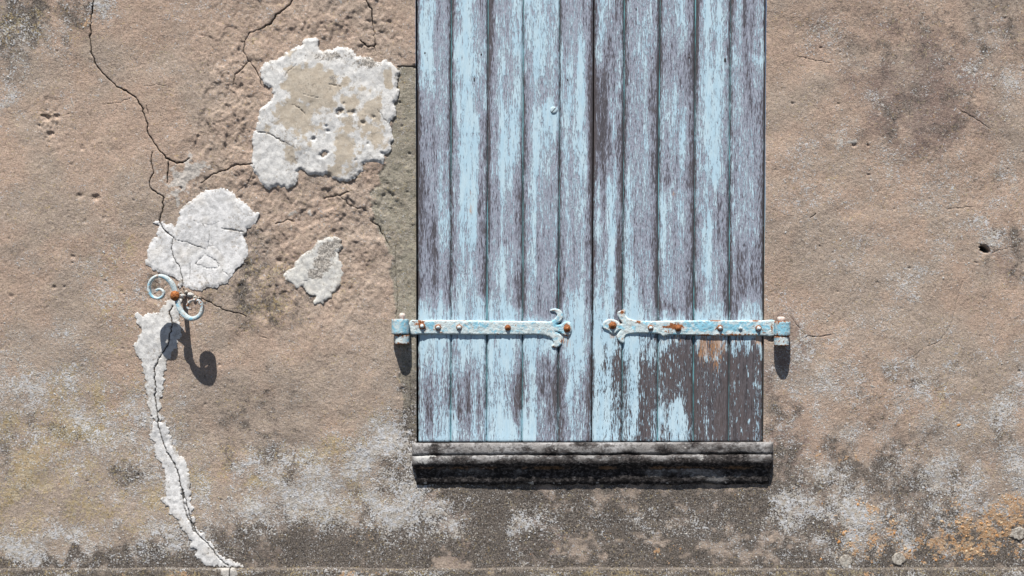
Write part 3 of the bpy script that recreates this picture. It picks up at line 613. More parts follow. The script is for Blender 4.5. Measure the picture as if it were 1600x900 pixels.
def patch(pts, seed, thick, edge_w, rag, tanb=(), greyb=(), blue=.5, label=None, relief=1.0, step=1.6, ragged=True):
    poly = linear_loop(pts, 2.0); r = np.random.default_rng(seed)
    c = poly.mean(0); nrm = np.roll(poly, -1, 0) - np.roll(poly, 1, 0); nrm = np.stack([nrm[:, 1], -nrm[:, 0]], 1); nrm /= np.linalg.norm(nrm, axis=1)[:, None] + 1e-9
    j = samp(F_m4, poly[:, 0] * 1.7, poly[:, 1] * 1.7) * rag * .8 + samp(F_fine, poly[:, 0] * 1.7, poly[:, 1] * 1.7) * rag * .5
    poly = poly + nrm * j[:, None] + r.normal(size=poly.shape) * .3
    Vv, T, D, bd = slab2d(poly, step, seed)
    px, py = Vv[:, 0].copy(), Vv[:, 1].copy(); onb = D < .02
    qx, qy, cd, dk = cracks(px, py, SEG + SEG2, 4.0)
    px = np.where(onb, px, qx); py = np.where(onb, py, qy)
    hw, K, cem, _ = wall_fields(px, py)
    hw = samp(F_big, px, py) * .0030 + samp(F_mid, px, py) * .0009
    tsm = np.zeros(len(px))
    for x, y, rx, ry, a in tanb: tsm = np.maximum(tsm, a * np.exp(-(((px - x) / rx) ** 2 + ((py - y) / ry) ** 2) * .8))
    top = thick * sstep(D, -.8, edge_w) + relief * (1 - .55 * tsm) * (samp(F_lump, px + 99, py) * .00028 + samp(F_torn2, px, py + 50) * .0003 + samp(F_fine, px, py) * .00016 + .0005 * np.tanh(3 * samp(F_torn, px, py + 90)))
    top = top * (.35 + .65 * sstep(D, 0, edge_w)) + .0012
    ph, _ = pits(px, py, HOLES); top -= ph + cd
    T_ = np.zeros(len(px)); G_ = np.zeros(len(px))
    for lst, o in ((tanb, T_), (greyb, G_)):
        for x, y, rx, ry, a in lst: o[:] = np.maximum(o, 1.22 * a * np.exp(-(((px - x) / rx) ** 2 + ((py - y) / ry) ** 2) * .8))
    G_[:] = np.maximum(G_, .35 * np.exp(-D / 2.0) * (samp(F_m4, px, py) > 0)); G_ = G_ + 0
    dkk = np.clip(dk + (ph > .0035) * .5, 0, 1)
    hsurf = hw + top + (G_ > .5) * samp(F_pit, px, py) * .0008
    X, _, Z = P(px, py, 0); n = len(px)
    V3 = np.stack([X, -hsurf, Z], 1); back = np.stack([X, -hw + .012, Z], 1)
    bset = sorted({a for e in bd for a in e}); remap = {b: n + i for i, b in enumerate(bset)}
    V3 = np.concatenate([V3, back[bset]]); F = list(T)
    # orientation: make triangles face the camera (-y)
    a, b, cc = T[0][0], T[0][1], T[0][2]
    nn = np.cross(V3[b] - V3[a], V3[cc] - V3[a])
    flip = nn[1] > 0
    if flip: F = [f[::-1] for f in F]
    for (a, b) in bd:
        f = (b, a, remap[a], remap[b]); F.append(f[::-1] if flip else f)
    ext = lambda s_: np.concatenate([s_, s_[bset]])
    o = mesh_obj('plaster_patch', V3, F, M_fill, wall, {'state': col4(ext(T_), ext(G_), ext(dkk), np.full(len(V3), blue)), 'rim': col4(ext(np.clip(.50 * np.exp(-D / 2.2) + .16 * samp(F_m3, px, py) - .02, 0, 1)), ext(0 * D), ext(0 * D), ext(0 * D + 1))})
    if label: o['label'] = label
    return o
patch(P1, 11, .0038, 4.5, 1.5, tanb=[(500,140,60,40,.6),(560,190,40,40,.5),(470,200,50,30,.45),(485,132,40,30,1),(462,178,34,26,.85),(505,150,22,22,.8),(545,165,20,30,.55),(560,140,30,16,.5),(580,170,18,20,.7),(607,125,8,20,.75),(590,215,20,30,.55),(540,230,26,44,.62),(455,238,14,22,.6),(525,268,18,16,.6),(415,200,16,16,.4),(590,150,20,16,.4),(450,86,14,8,.5),(470,225,26,16,.4),(505,205,14,14,.3)],
      greyb=[(520,88,40,10,.5),(575,98,24,12,.6),(520,122,16,12,.4),(550,100,20,8,.4)], blue=.55, label='large flaking grey-white patch with cream film', relief=.95)
patch(P2, 12, .0022, 5.0, 1.5, greyb=[(285,440,12,6,.5),(240,352,6,6,.3)], blue=.9, label='white filler patch with fine crazing above the iron scroll', relief=.8)
patch(P3, 13, .0024, 3.0, 1.4, greyb=[(510,392,13,14,1),(503,412,13,14,1),(493,428,12,9,.95),(525,380,10,8,.85),(530,384,6,5,.8)], blue=.1, label='small cream patch with a grey streak', relief=.9)
patch(P4, 14, .0010, 5.0, 2.0, blue=.6, label='pale filler strip directly under the iron scroll', relief=.7)
patch(P5, 15, .0010, 4.0, 2.3, greyb=[(330,860,26,14,.35),(262,760,8,40,.3)], blue=.8, label='long pale filler strip running down to the plinth', relief=.9)

# lichen rosettes and crusts with real thickness
def rosette(px, py, r, mat, seed, thick=.004):
    rr = np.random.default_rng(seed); n = 20; rings = [0, .25, .45, .62, .8, .93, 1]; v = []; f = []
    ang = np.linspace(0, 2 * math.pi, n, endpoint=False); rad = r * (1 + .12 * rr.normal(size=n))
    for i, q_ in enumerate(rings):
        for k in range(n):
            X, Y = px + math.cos(ang[k]) * rad[k] * q_, py + math.sin(ang[k]) * rad[k] * q_ * .95
            hgt = thick * (.35 + .65 * math.sin(q_ * 2.6)) + rr.normal() * .0004 if q_ < 1 else -.004
            X3, _, Z3 = P(X, Y, 0); v.append((X3, -hgt - .0012, Z3))
    for i in range(len(rings) - 1):
        for k in range(n): f.append((i * n + k, i * n + (k + 1) % n, (i + 1) * n + (k + 1) % n, (i + 1) * n + k))
    v = np.array(v); hb = wall_fields(np.array([px]), np.array([py]))[0][0]; v[:, 1] -= hb
    return mesh_obj('lichen_rosette', v, f, mat, wall)
rosette(1404, 873, 11, M_lump, 1, .0011); rosette(1321, 876, 11, M_lump, 2, .0010); rosette(1592, 834, 12, M_lump, 3, .0014); rosette(1322, 883, 8, M_crust, 4, .0011)

def flakes(name, kinds, count, mat, rmin, rmax, seed, thr, region=(0, 1600, 0, 884)):
    r = np.random.default_rng(seed); xs = r.uniform(region[0], region[1], count * 8); ys = r.uniform(region[2], region[3], count * 8)
    m = ~((xs > 640) & (xs < 1210) & (ys < 768)); xs, ys = xs[m], ys[m]
    d = np.zeros(len(xs))
    for k, wgt in kinds: d = d + wgt * blob(k, xs, ys, .3, F_m4)
    clump = samp(F_pit, xs * 1.0, ys * 1.0) * .10 + samp(F_m4, xs, ys) * .08
    ok = d + clump > thr + r.uniform(0, .5, len(xs)); xs, ys, d = xs[ok][:count], ys[ok][:count], d[ok][:count]
    hw, *_ = wall_fields(xs, ys); n = 7; vs = []; fs = []
    for i in range(len(xs)):
        R_ = rmin + (rmax - rmin) * r.random() ** 2.2; b = len(vs); a0 = r.uniform(0, 6.28)
        X3, _, Z3 = P(xs[i], ys[i]); y0 = -hw[i]; th = .0002 + .00010 * R_
        for ring, rr, dy in ((0, 1.0, .0014), (1, .8, -th), (2, .0, -th * 1.3)):
            if ring == 2: vs.append((X3, y0 + dy, Z3)); break
            for k in range(n):
                q_ = R_ * PX * rr * (1 + .42 * math.sin(k * 2.3 + a0 * 5)); vs.append((X3 + q_ * math.cos(a0 + k * 6.283 / n), y0 + dy, Z3 + q_ * math.sin(a0 + k * 6.283 / n)))
        for k in range(n):
            k2 = (k + 1) % n
            fs.append((b + k, b + k2, b + n + k2)); fs.append((b + k, b + n + k2, b + n + k)); fs.append((b + n + k, b + n + k2, b + 2 * n))
    return tag(mesh_obj(name, vs, np.array(fs), mat, wall), kind='stuff')
flakes('pale_lichen_crust', (('L', 1.0),), 2800, M_crust, .7, 2.1, 31, .30)
flakes('orange_lichen_crust', (('O', 1.15),), 230, M_orange, 1.0, 3.4, 32, .42, (1200, 1600, 650, 884))

# ------------------------------------------------------------------ shutters
TOPX = [651, 705, 762.5, 818.5, 875.5, 928.1, 929.0, 976, 1032, 1088, 1143, 1197.6]
BOTX = [653, 704, 760, 816, 872, 924.8, 925.7, 972.5, 1028, 1084, 1139.5, 1192.6]
TAB = {  # paint left on each board, 0 bare wood .. 9 sound paint, four columns across, keyed by photograph row
1:"0:6756 75:8856 110:8855 150:4546 190:3346 225:3335 260:2446 300:1366 340:1367 375:2246 420:3345 450:2335 470:3556 485:8878 530:8898 570:7676 600:6565 640:6466 690:8887",
2:"0:6975 40:5975 75:5995 150:5996 225:5993 300:5993 340:5884 375:5874 400:5664 450:5563 475:7776 490:8888 540:8988 575:6656 600:5655 640:5355 665:6566 690:8777",
3:"0:3567 75:3658 100:3637 150:4748 200:5688 225:4688 260:6886 300:5643 350:5644 375:5634 400:5864 450:5853 475:6854 490:8887 540:8998 600:6654 640:6853 660:5898 690:5898",
4:"0:8976 75:7966 110:6947 150:5545 165:4799 195:5788 225:4865 300:5844 340:5755 375:5645 450:5544 490:4445 500:7777 540:8998 570:7755 600:5533 640:6744 665:8856 690:8856",
5:"0:4566 75:4573 150:6784 225:5673 300:5573 375:4563 450:3554 480:5875 540:6985 575:3864 600:2833 640:3734 665:2434 690:4543",
6:"0:6843 75:7636 110:3346 150:2264 180:2284 225:2263 260:4463 300:6583 350:8574 400:5582 450:7672 475:8774 490:9973 540:9978 570:6543 620:6764 690:8666",
7:"0:5554 75:6564 150:5453 225:6563 300:7543 375:7432 400:8432 450:7632 475:8844 495:8865 540:9876 565:5633 600:5822 640:5823 690:4624",
8:"0:5684 30:5594 75:5463 100:3342 150:5664 200:5694 225:5594 285:4463 305:8775 375:7665 450:6854 480:4453 495:7887 535:8754 560:3332 620:5242 645:8795 670:6875 690:3776",
9:"0:4877 40:5987 75:5665 130:5885 200:5985 240:5996 285:4765 310:4734 350:4944 400:5954 440:4842 475:2753 495:8886 528:8887 545:5554 565:1142 620:1220 660:1430 690:1231",
10:"0:5443 75:4435 90:4458 115:4435 150:4434 225:5446 300:5554 375:4542 400:3332 450:3333 485:4554 495:7888 528:8887 545:6434 562:2012 620:1013 690:1124"}
def paint_map(b, u, py):
    rows = [s_.split(':') for s_ in TAB[b].split()]; ry = np.array([float(a) for a, _ in rows]); rv_ = np.array([[int(c) / 9 for c in d] for _, d in rows])
    cols = np.array([np.interp(py, ry, rv_[:, k]) for k in range(4)])
    t = np.clip(u * 4 - .5, 0, 3); i = np.minimum(t.astype(int), 2); f = t - i; f = f * f * (3 - 2 * f)
    ar = np.arange(len(u)); return cols[i, ar] * (1 - f) + cols[i + 1, ar] * f
RUST = [(1100,540,7,20,1),(1103,552,5,16,.4),(1121,537,10,18,1),(1119,556,7,22,.6),(1112,550,14,16,.5),(1090,530,8,8,.4),(1150,532,20,5,.4),(1040,530,8,8,.3),(1187,532,8,8,.9),(1157,530,5,6,.4),(1060,528,6,8,.5),(886,532,7,12,.45),(958,524,8,6,.4),(668,523,8,4,.3),(735,320,4,20,.35),(1050,303,14,5,.3),(655,420,3,20,.1)]
Y_F = .008                                           # depth of the shutters' faces
BACK_Y = Y_F + .026
def edge_x(i, py):
    return TOPX[i] + (BOTX[i] - TOPX[i]) * (py / 690.0)
def vstreak(px, py, b):
    """long wear streaks running with the grain"""
    rg = np.random.default_rng(500 + b); o = np.zeros(len(px)); sc = 0
    x0 = TOPX[b - 1 if b <= 5 else b]
    for lamx, lamy, amp in ((5.0, 130, .10), (11.0, 240, .10), (2.6, 70, .085)):
        nx = int(70 / lamx) + 4; ny = int(1100 / lamy) + 4; g = rg.standard_normal((ny, nx))
        u = np.clip((px - x0 + 8) / lamx, 0, nx - 2.01); v = np.clip((py + 270) / lamy + u * 0, 0, ny - 2.01)
        i = u.astype(int); j = v.astype(int); a = u - i; c = v - j; a = a * a * (3 - 2 * a); c = c * c * (3 - 2 * c)
        o += amp * ((g[j, i] * (1 - a) + g[j, i + 1] * a) * (1 - c) + (g[j + 1, i] * (1 - a) + g[j + 1, i + 1] * a) * c)
    return o
def make_leaf(first, label, base_px):
    root = empty('shutter', P(base_px, 690, BACK_Y)); tag(root, label, 'shutter', group='pair of closed blue shutters')
    for bi in range(5):
        b = first + bi; e = (b - 1) if b <= 5 else b
        rows = np.concatenate([np.arange(-255, -20, 12), np.arange(-20, 686, 3.2), [687.5, 689.2, 690.4]])
        offs = [0, .5, 1.1, 1.8, 2.6, 3.6, 5.5]
        r = np.random.default_rng(b); U = None; Vs = []; A_ = []
        cw = {1: 1, 2: 1, 3: 1.35, 4: .9, 5: 1.2, 6: 1, 7: 1.3, 8: 1.3, 9: 1.3, 10: 1.1}[b]
        for side in (0,):
            pass
        nin = 18; ncol = 2 * len(offs) + nin + 2
        XX = np.zeros((len(rows), ncol)); YY = np.zeros_like(XX); ZZ = np.zeros_like(XX); UU = np.zeros_like(XX); EE = np.zeros_like(XX)
        for ri, py in enumerate(rows):
            x0, x1 = edge_x(e, py), edge_x(e + 1, py)
            wob = .7 * math.sin(py / 121 + b) + .25 * math.sin(py / 23 + 2 * b)
            x0 += .45 + (.5 * wob if bi else .25 * wob); x1 -= .45 - (.5 * math.sin(py / 93 + 3 * b) if bi < 4 else 0)
            o = np.array(offs); inner = np.linspace(x0 + offs[-1], x1 - offs[-1], nin + 2)[1:-1]
            xs = np.concatenate([[x0], x0 + o, inner, (x1 - o)[::-1], [x1]])
            d = np.minimum(xs - x0, x1 - xs)
            dep = .0060 * cw * np.clip(1 - d / (2.9 * cw), 0, 1) ** 1.15
            endr = max(0, 1 - (690.4 - py) / 2.5); dep = dep + .002 * endr ** 2
            dep = dep - .0009 * np.sin((xs - x0) / (x1 - x0) * math.pi) * math.sin(b * 1.7 + py / 300)     # cupping
            dep[0] = .025; dep[-1] = .025
            XX[ri] = xs; UU[ri] = (xs - x0) / (x1 - x0); YY[ri] = Y_F + dep; EE[ri] = d; ZZ[ri] = py
        px = XX.ravel(); py = ZZ.ravel(); u = UU.ravel()
        YY = YY.ravel() + np.where(EE.ravel() > 0, samp(F_lump, px * 2.5, py * .35 + b * 40) * .00018, 0)
        uw = u + samp(F_warp1, px * 2.2, py * .6 + 50) * .035; pw = py + samp(F_warp2, px * 2.5 + 80 * b, py) * 7
        p = paint_map(b, np.clip(uw, 0, 1), pw)
        strips = samp(F_warp1, np.full_like(px, 37.0 * b), py * .8) * .5
        ew = (3.2 + 2.0 * strips) * (1 if b not in (2, 4) else .8)
        p = p + vstreak(px, py, b)
        p = p + .03 - .42 * np.exp(-np.maximum(EE.ravel(), 0) / np.maximum(ew, .6)) * (py < 640) * np.where(py > 485, .7, 1)
        chalk = np.where(b <= 5, 1 - .35 * sstep(py, 500, 620), 1 - .8 * sstep(py, 470, 560)) * np.ones_like(py)
        chalk = (chalk - .15 * (b == 6) - .1 * (b >= 7)) * (1 - .85 * np.exp(-np.maximum(EE.ravel(), 0) / 3.2))
        rs = np.zeros_like(px)
        for x, y, rx, ry, a in RUST: rs = np.maximum(rs, a * np.exp(-(((px - x) / rx) ** 2 + ((py - y) / ry) ** 2) * .7))
        X, _, Z = P(px, py, 0); Vv = np.stack([X, YY, Z], 1)
        board = mesh_obj('board', Vv, grid_faces(len(rows), ncol), M_board, root, {'paint': col4(p, rs, np.clip(chalk, 0, 1), np.full_like(px, b / 10))})
        if b == 2: board['label'] = 'board keeping most of its pale blue paint'
        if b == 10: board['label'] = 'board worn to bare brown wood below the strap'
    x0, x1 = edge_x(0 if first == 1 else 6, 300), edge_x(5 if first == 1 else 11, 300)
    zt, zb = P(0, -254)[2], P(0, 689)[2]
    v = []; dz = [(-254, zt), (689, zb)]
    for py, zz in dz:
        xa = P(edge_x(0 if first == 1 else 6, py) + .9, 0)[0]; xb = P(edge_x(5 if first == 1 else 11, py) - .9, 0)[0]
        v += [(xa, Y_F + .0075, zz), (xb, Y_F + .0075, zz), (xb, Y_F + .022, zz), (xa, Y_F + .022, zz)]
    mesh_obj('tongue_backing', v, [(0, 1, 5, 4), (1, 2, 6, 5), (2, 3, 7, 6), (3, 0, 4, 7), (0, 3, 2, 1), (4, 5, 6, 7)], M_teal, root, smooth=False)
    return root
left = make_leaf(1, 'left blue shutter leaf, mostly pale paint, with one slotted screw', 653)
right = make_leaf(6, 'right blue shutter leaf, more bare brown wood and a rustier strap', 1192)

# slotted screw head and dark discs painted as holes
c = P(865, 172, Y_F)
M_white = simple('screw_paint', (.42, .56, .63), (.50, .60, .65), 200, .8, .0004)
sv, sf = lathe([(.0108, 0), (.0108, .0018), (.0098, .0030), (.006, .0034), (.0001, .0035)], c, 'y', 20)
scr = mesh_obj('screw', sv, sf, M_white, left)
M_slot = simple('screw_slot_dark', (.05, .06, .07), (.10, .11, .12), 200)  # slot drawn as a dark raised bar on the head
an = math.radians(50); dx, dz_ = math.cos(an), math.sin(an); L_, W_ = .0095, .0011
v = []
for yy in (-.0040, .0):
    for a, b in ((-1, -1), (1, -1), (1, 1), (-1, 1)): v.append((c[0] + a * L_ * dx - b * W_ * dz_, c[1] + yy, c[2] + a * L_ * dz_ + b * W_ * dx))
mesh_obj('slot', v, [(0, 1, 2, 3), (0, 4, 5, 1), (1, 5, 6, 2), (2, 6, 7, 3), (3, 7, 4, 0)], M_slot, scr, smooth=False)
M_hole = simple('nail_hole_dark', (.02, .015, .015), (.05, .035, .03), 300)
for px, py, rt, ry, root in ((664, 83, 1.3, 1.8, left), (752, 85, 1.2, 1.4, left), (887, 125, 1.1, 1.6, left), (1133, 94, 1.5, 3.6, right), (1077, 90, 1.0, 1.6, right), (1020, 90, .9, 1, right), (741, 124, 1, 3, left), (994, 14, 1.0, 1.5, right)):
    cc = P(px, py, Y_F - .0002); sv, sf = lathe([(rt * PX, -.003), (rt * PX, .0004), (rt * PX * .6, .0006)], cc, 'y', 10, squash=ry / rt)
    mesh_obj('nail_hole', sv, sf, M_hole, root)

# ------------------------------------------------------------------ hinge straps
SL = [(641,501.5),(660,500.5),(700,500),(750,501),(800,501.5),(840,502),(858,502.5),(864,500),(868,496),(870,492),(867,488),(860,486.5),(859,485),(862,482.8),(868,482),(875,484),(879,489),(880,495),(878,500),(874,504),(869,507),(873,507.5),(878,506),(882,503),(888,502.5),(892,505),(893.5,511),(893,518),(890,524),(885,525.5),(880,523),(874,519.5),(868,518.5),(872,520),(877,524),(879,530),(878,537),(874,541),(869,543.2),(863,542.5),(861.5,540),(864,538.5),(865,536),(863,531),(858,526.5),(848,523.5),(835,522.5),(800,523),(750,523),(700,522.5),(660,522),(641,521.5)]
SR = [(1211,501.5),(1190,500.5),(1150,500.5),(1100,500.5),(1050,501),(1005,501.5),(990,500),(982,497),(977,492),(977,487),(976.5,483.5),(972,484.5),(968,486),(965,488),(965,493),(968,499),(971,503),(972,506),(969,505),(965,501.5),(960,499.5),(953,498.5),(947,500.5),(942,505),(941,511),(946,515),(951,517.5),(956,521.5),(961,521),(965,517.5),(970,515),(967,519),(964,524),(965,530),(969,534.5),(974,536.5),(976,534),(976,528),(978,524.5),(984,522),(1000,520.5),(1020,521),(1030,522),(1036,525.5),(1043,524),(1050,523),(1090,524),(1130,525),(1170,525),(1190,524.5),(1211,524)]
BOLT_L = [(659.5, 509.5, 5.2, .7), (684.5, 511.5, 4.8, .55), (717.5, 511.5, 4.6, .3), (793.5, 512, 4.8, .9), (886, 513.5, 5.6, 1)]
BOLT_R = [(957, 508.5, 5.8, 1), (1016.5, 512, 4.4, .6), (1059.5, 513, 5, .9), (1125, 512.5, 4.8, .8), (1185, 513, 5, .4)]
def strap(root, pts, bolts, seed, rusts, blues, barrel, pin_px):
    poly = catmull(pts, 1.3) if True else None
    Vv, T, D, bd = slab2d(np.array(poly), 1.25, seed); px, py = Vv[:, 0], Vv[:, 1]; n = len(px)
    th = .0068 * (.45 + .55 * np.sqrt(np.clip(1 - (1 - np.clip(D / 1.7, 0, 1)) ** 2, 0, 1))) + samp(F_lump, px * 1.6 + seed * 31, py * 1.6) * .00035 + samp(F_pit, px * 2, py * 2 + seed * 20) * .0002
    # the strap leaves the wood near the knuckle
    lift = .0085 * sstep(np.abs(px - barrel), 46, 12) + .0012
    far = sstep(np.abs(px - barrel), 215, 245); lift = lift * (1 - far) - .0004 * far
    th = th * (1 - .25 * far)
    y = Y_F - lift - th; yb = Y_F - lift + .0002
    rr = np.zeros(n) + .17 + .10 * samp(F_m4, px * 3, py * 3); bb = np.zeros(n) + .22 + .10 * samp(F_m4, px * 2, py * 2 + 90)
    for x, yy, rx, ry, a in rusts: rr = np.maximum(rr, a * np.exp(-(((px - x) / rx) ** 2 + ((py - yy) / ry) ** 2) * .8))
    for x, yy, rx, ry, a in blues: bb = np.maximum(bb, a * np.exp(-(((px - x) / rx) ** 2 + ((py - yy) / ry) ** 2) * .8))
    k = (DIST + y) / DIST; X = (px - 800) * PX * k; Z = ZC + (450 - py) * PX * k
    V3 = np.stack([X, y, Z], 1); bset = sorted({a for e in bd for a in e}); remap = {b: n + i for i, b in enumerate(bset)}
    bk = np.stack([X, yb + .001, Z], 1)[bset]; V3 = np.concatenate([V3, bk]); F = list(T)
    a, b, cc = T[0][:3]; flip = np.cross(V3[b] - V3[a], V3[cc] - V3[a])[1] > 0
    if flip: F = [f[::-1] for f in F]
    for (a, b) in bd:
        f = (b, a, remap[a], remap[b]); F.append(f[::-1] if flip else f)
    ext = lambda s_: np.concatenate([s_, s_[bset]])
    so = mesh_obj('hinge_strap', V3, F, M_iron, root, {'rust': col4(ext(rr), ext(bb), 0 * ext(rr), 1 + 0 * ext(rr))})
    for i, (bx, by, br, rust) in enumerate(bolts):
        j = np.argmin(np.hypot(px - bx, py - by)); c_ = P(bx, by, float(y[j]) + .002); R_ = br * PX
        pr = [(R_, 0), (R_ * 1.02, .003), (R_ * .9, .0055), (R_ * .62, .0068), (R_ * .5, .0072), (R_ * .42, .0105), (R_ * .2, .0118), (.0001, .012)]
        sv, sf = lathe(pr, c_, 'y', 14, rot=.3 * i); rg = np.random.default_rng(seed * 10 + i); sv = np.array(sv)
        sv += rg.normal(size=sv.shape) * .00022
        nb_ = len(sv); cen = np.hypot(sv[:, 0] - c_[0], sv[:, 2] - c_[2]) / R_
        mesh_obj('bolt', sv, sf, M_iron, so, {'rust': col4(np.clip(np.where(rust > .85, .85, rust * .35 + .75 * np.exp(-((cen - .95) / .3) ** 2)), 0, 1), .1 + 0 * cen, 0 * cen, 1 + 0 * cen)})
    return so
def knuckle(parent, name, px, p0, p1, r_px, seed, rust=.3, blue=.5, collar=False, yc=-.0265):
    c_ = P(px, (p0 + p1) / 2, yc); zt, zb = P(px, p0, yc)[2], P(px, p1, yc)[2]; R_ = r_px * PX; n = 28
    prof = [(R_ * .55, 0), (R_ * .93, 0), (R_, .0018), (R_ * 1.0, (zt - zb) * .3), (R_ * .985, (zt - zb) * .7), (R_ * .99, zt - zb - .0018), (R_ * .93, zt - zb), (R_ * .55, zt - zb + .0002)]
    P2_ = []
    for i in range(len(prof) - 1):
        for k in range(3): P2_.append(tuple(np.array(prof[i]) * (1 - k / 3) + np.array(prof[i + 1]) * k / 3))
    P2_.append(prof[-1]); sv, sf = lathe(P2_, (c_[0], yc, zb), 'z', n)
    sv = np.array(sv); rg = np.random.default_rng(seed); sv += rg.normal(size=sv.shape) * .00025
    tz = (sv[:, 2] - zb) / (zt - zb); ang = np.arctan2(sv[:, 1] - yc, sv[:, 0] - c_[0])
    rs = rust * (.55 + .8 * np.exp(-np.minimum(tz, 1 - tz) / .12)); bl = blue + .15 * np.sin(ang * 3 + seed)
    return mesh_obj(name, sv, sf, M_iron, parent, {'rust': col4(np.clip(rs, 0, 1), np.clip(bl, 0, 1), 0 * rs, 1 + 0 * rs)})
sl = strap(left, SL, BOLT_L, 3, [(656,505,10,7,.75),(663,514,5,8,.5),(684,511,8,8,.5),(690,519,6,4,.45),(717,511,7,6,.3),(793,511,7,6,.5),(886,512,6,8,.75),(867,485,7,2,.55),(878,530,2,8,.7),(877,489,3,6,.4),(886,524,8,3,.6),(865,542,5,2,.6),(700,499,60,1.5,.3)],
      [(672,508,10,8,.75),(745,508,20,7,.7),(868,505,8,6,1),(820,510,30,6,.35),(885,504,10,5,.7),(875,519,8,4,.8),(780,518,60,3,.5)], 626, 628)
sr = strap(right, SR, BOLT_R, 4, [(972,487,6,8,.65),(957,508,8,8,.7),(998,503,5,4,.7),(969,503,3,5,.6),(988,501,4,3,.5),(1016,512,6,6,.5),(1056,510,14,6,.9),(1045,518,10,5,.5),(1040,511,6,2,.9),(1118,500,12,2.5,.9),(1100,525,16,3,.9),(1125,512,8,7,.6),(1150,523,40,2.2,.65),(1180,501,8,2,.8),(1206,512,2.5,12,.6),(1190,520,10,5,.5),(1022,501,10,1.5,.5),(1080,500,40,1.5,.35)],
      [(1100,510,26,9,.95),(1140,512,40,8,.9),(1075,506,14,6,.8),(1190,515,14,9,.95),(1020,508,20,6,.35),(967,511,8,4,.85),(1170,506,20,5,.6),(1056,522,14,3,.6)], 1222, 1221)
# loose flake of paint between two bolts of the right strap
sv, sf = lathe([(.0075, 0), (.0068, .0018), (.0035, .0034), (.0001, .004)], P(1157, 513, -.001), 'y', 9, squash=.8)
sv = np.array(sv) + np.random.default_rng(9).normal(size=(len(sv), 3)) * .0006
mesh_obj('paint_blister', sv, sf, M_iron, sr, {'rust': col4(np.full(len(sv), .35), np.full(len(sv), .4), np.zeros(len(sv)), np.ones(len(sv)))})
knuckle(sl, 'knuckle', 625.5, 498.5, 522, 13.6, 5, .34, .55)
knuckle(sr, 'knuckle', 1222, 502, 524.5, 12.6, 6, .46, .65)
M_pinw = simple('pin_paint', (.55, .44, .38), (.66, .60, .56), 150, .7, .0006)
def pintle(px, p0, p1, r_px, seed, label, pin):
    root = empty('hinge_pin', P(px, p1, 0)); tag(root, label, 'hinge pin', group='hinge pins at the shutters outer edges')
    knuckle(root, 'collar', px, p0, p1, r_px, seed, .55, .25)
    c_ = P(px, p0, -.0265); zt = P(px, pin[2], -.0265)[2]; zb = c_[2] - .005; R_ = pin[1] * PX; cx = P(pin[0], p0, -.0265)[0]
    H = zt - zb; sv, sf = lathe([(R_ * .8, 0), (R_ * .8, H - .016), (R_ * .96, H - .013), (R_, H - .007), (R_ * .92, H - .003), (R_ * .6, H - .0008), (.0002, H)], (cx, -.0265, zb), 'z', 18)
    mesh_obj('pin', np.array(sv) + np.random.default_rng(seed).normal(size=(len(sv), 3)) * .0002, sf, M_pinw, root)
    # shank let into the wall
    zc = P(px, (p0 + p1) / 2, 0)[2]; r2 = (p1 - p0) / 2 * PX * .8; sv, sf = lathe([(r2, -.06), (r2, .0), (r2 * .95, .012)], (c_[0] + (.006 if px < 800 else -.006), .0, zc), 'y', 14)
    mesh_obj('shank', sv, sf, M_rust, root)
pintle(628, 523, 537.5, 11.6, 15, 'iron pin carrying the left shutter strap, pale tip, on the wall', (628.5, 4.8, 489))
pintle(1221, 525.2, 540, 11.6, 16, 'iron pin carrying the right shutter strap, rusty collar, on the wall', (1220.5, 6.4, 494.5))

# ------------------------------------------------------------------ window sill
sp = [(.06, 691.0), (.02, 691.2), (-.015, 691.4), (-.030, 691.8), (-.0345, 693), (-.0365, 696), (-.0370, 701), (-.0368, 706), (-.0355, 708.8), (-.0310, 709.8), (-.0250, 710.4), (-.0315, 711.0), (-.0358, 712.0), (-.0372, 715), (-.0374, 719), (-.0366, 723), (-.0335, 726.5), (-.0275, 729), (-.0225, 731.5), (-.0190, 735), (-.0165, 740), (-.014, 746), (-.0115, 751), (-.009, 755), (-.003, 757), (.02, 757.5)]
sx = np.concatenate([[643.6, 644.0, 645.2, 647.5], np.arange(650, 1203, 2.2), [1204.5, 1206.8, 1208, 1208.4]])
A, B = np.meshgrid(sx, np.arange(len(sp))); A = A.ravel(); B = B.ravel().astype(int)
yy = np.array([p[0] for p in sp])[B]; pyy = np.array([p[1] for p in sp])[B].astype(float)
e = np.minimum(A - 643.5, 1208.5 - A)
cove = np.clip((B - 16) / 4, 0, 1)                      # lower moulding is cut in at both ends
endf = np.sqrt(np.clip(1 - (1 - np.clip(e / 6, 0, 1)) ** 2, 0, 1))
yb0 = .02; yy = np.where(yy < yb0, yb0 + (yy - yb0) * (.35 + .65 * endf), yy)
Ax = A + cove * np.where(A < 926, 1, -1) * 6.5 * np.exp(-e / 10)
pyy = pyy - 1.6 * (A - 926) / 560 * (B < 24) + (samp(F_mid, A, 40 + 0 * A) * .35 + samp(F_lump, A, 60 + 0 * A) * .2 + samp(F_fine, A, 60 + 0 * A) * .15) * (B > 3) + np.where(B == 24, samp(F_m4, A, 0 * A) * .8, 0)
rough_s = samp(F_lump, A, pyy * 1.3) * .00035 + samp(F_mid, A, pyy) * .0004 + samp(F_grain, A, pyy) * .0004
groove = (B >= 9) & (B <= 11)
yy = yy - np.where(B > 1, rough_s, 0) + np.where(groove, .001 * samp(F_m4, A, 50 + 0 * A), 0)
chips = sstep(samp(F_m4, A * 1.2, 120 + pyy), 1.3, 2.3) * (B > 3) * (B < 18); yy += chips * .003
k = (DIST + yy) / DIST; V3 = np.stack([(Ax - 800) * PX * k, yy, ZC + (450 - pyy) * PX * k], 1)
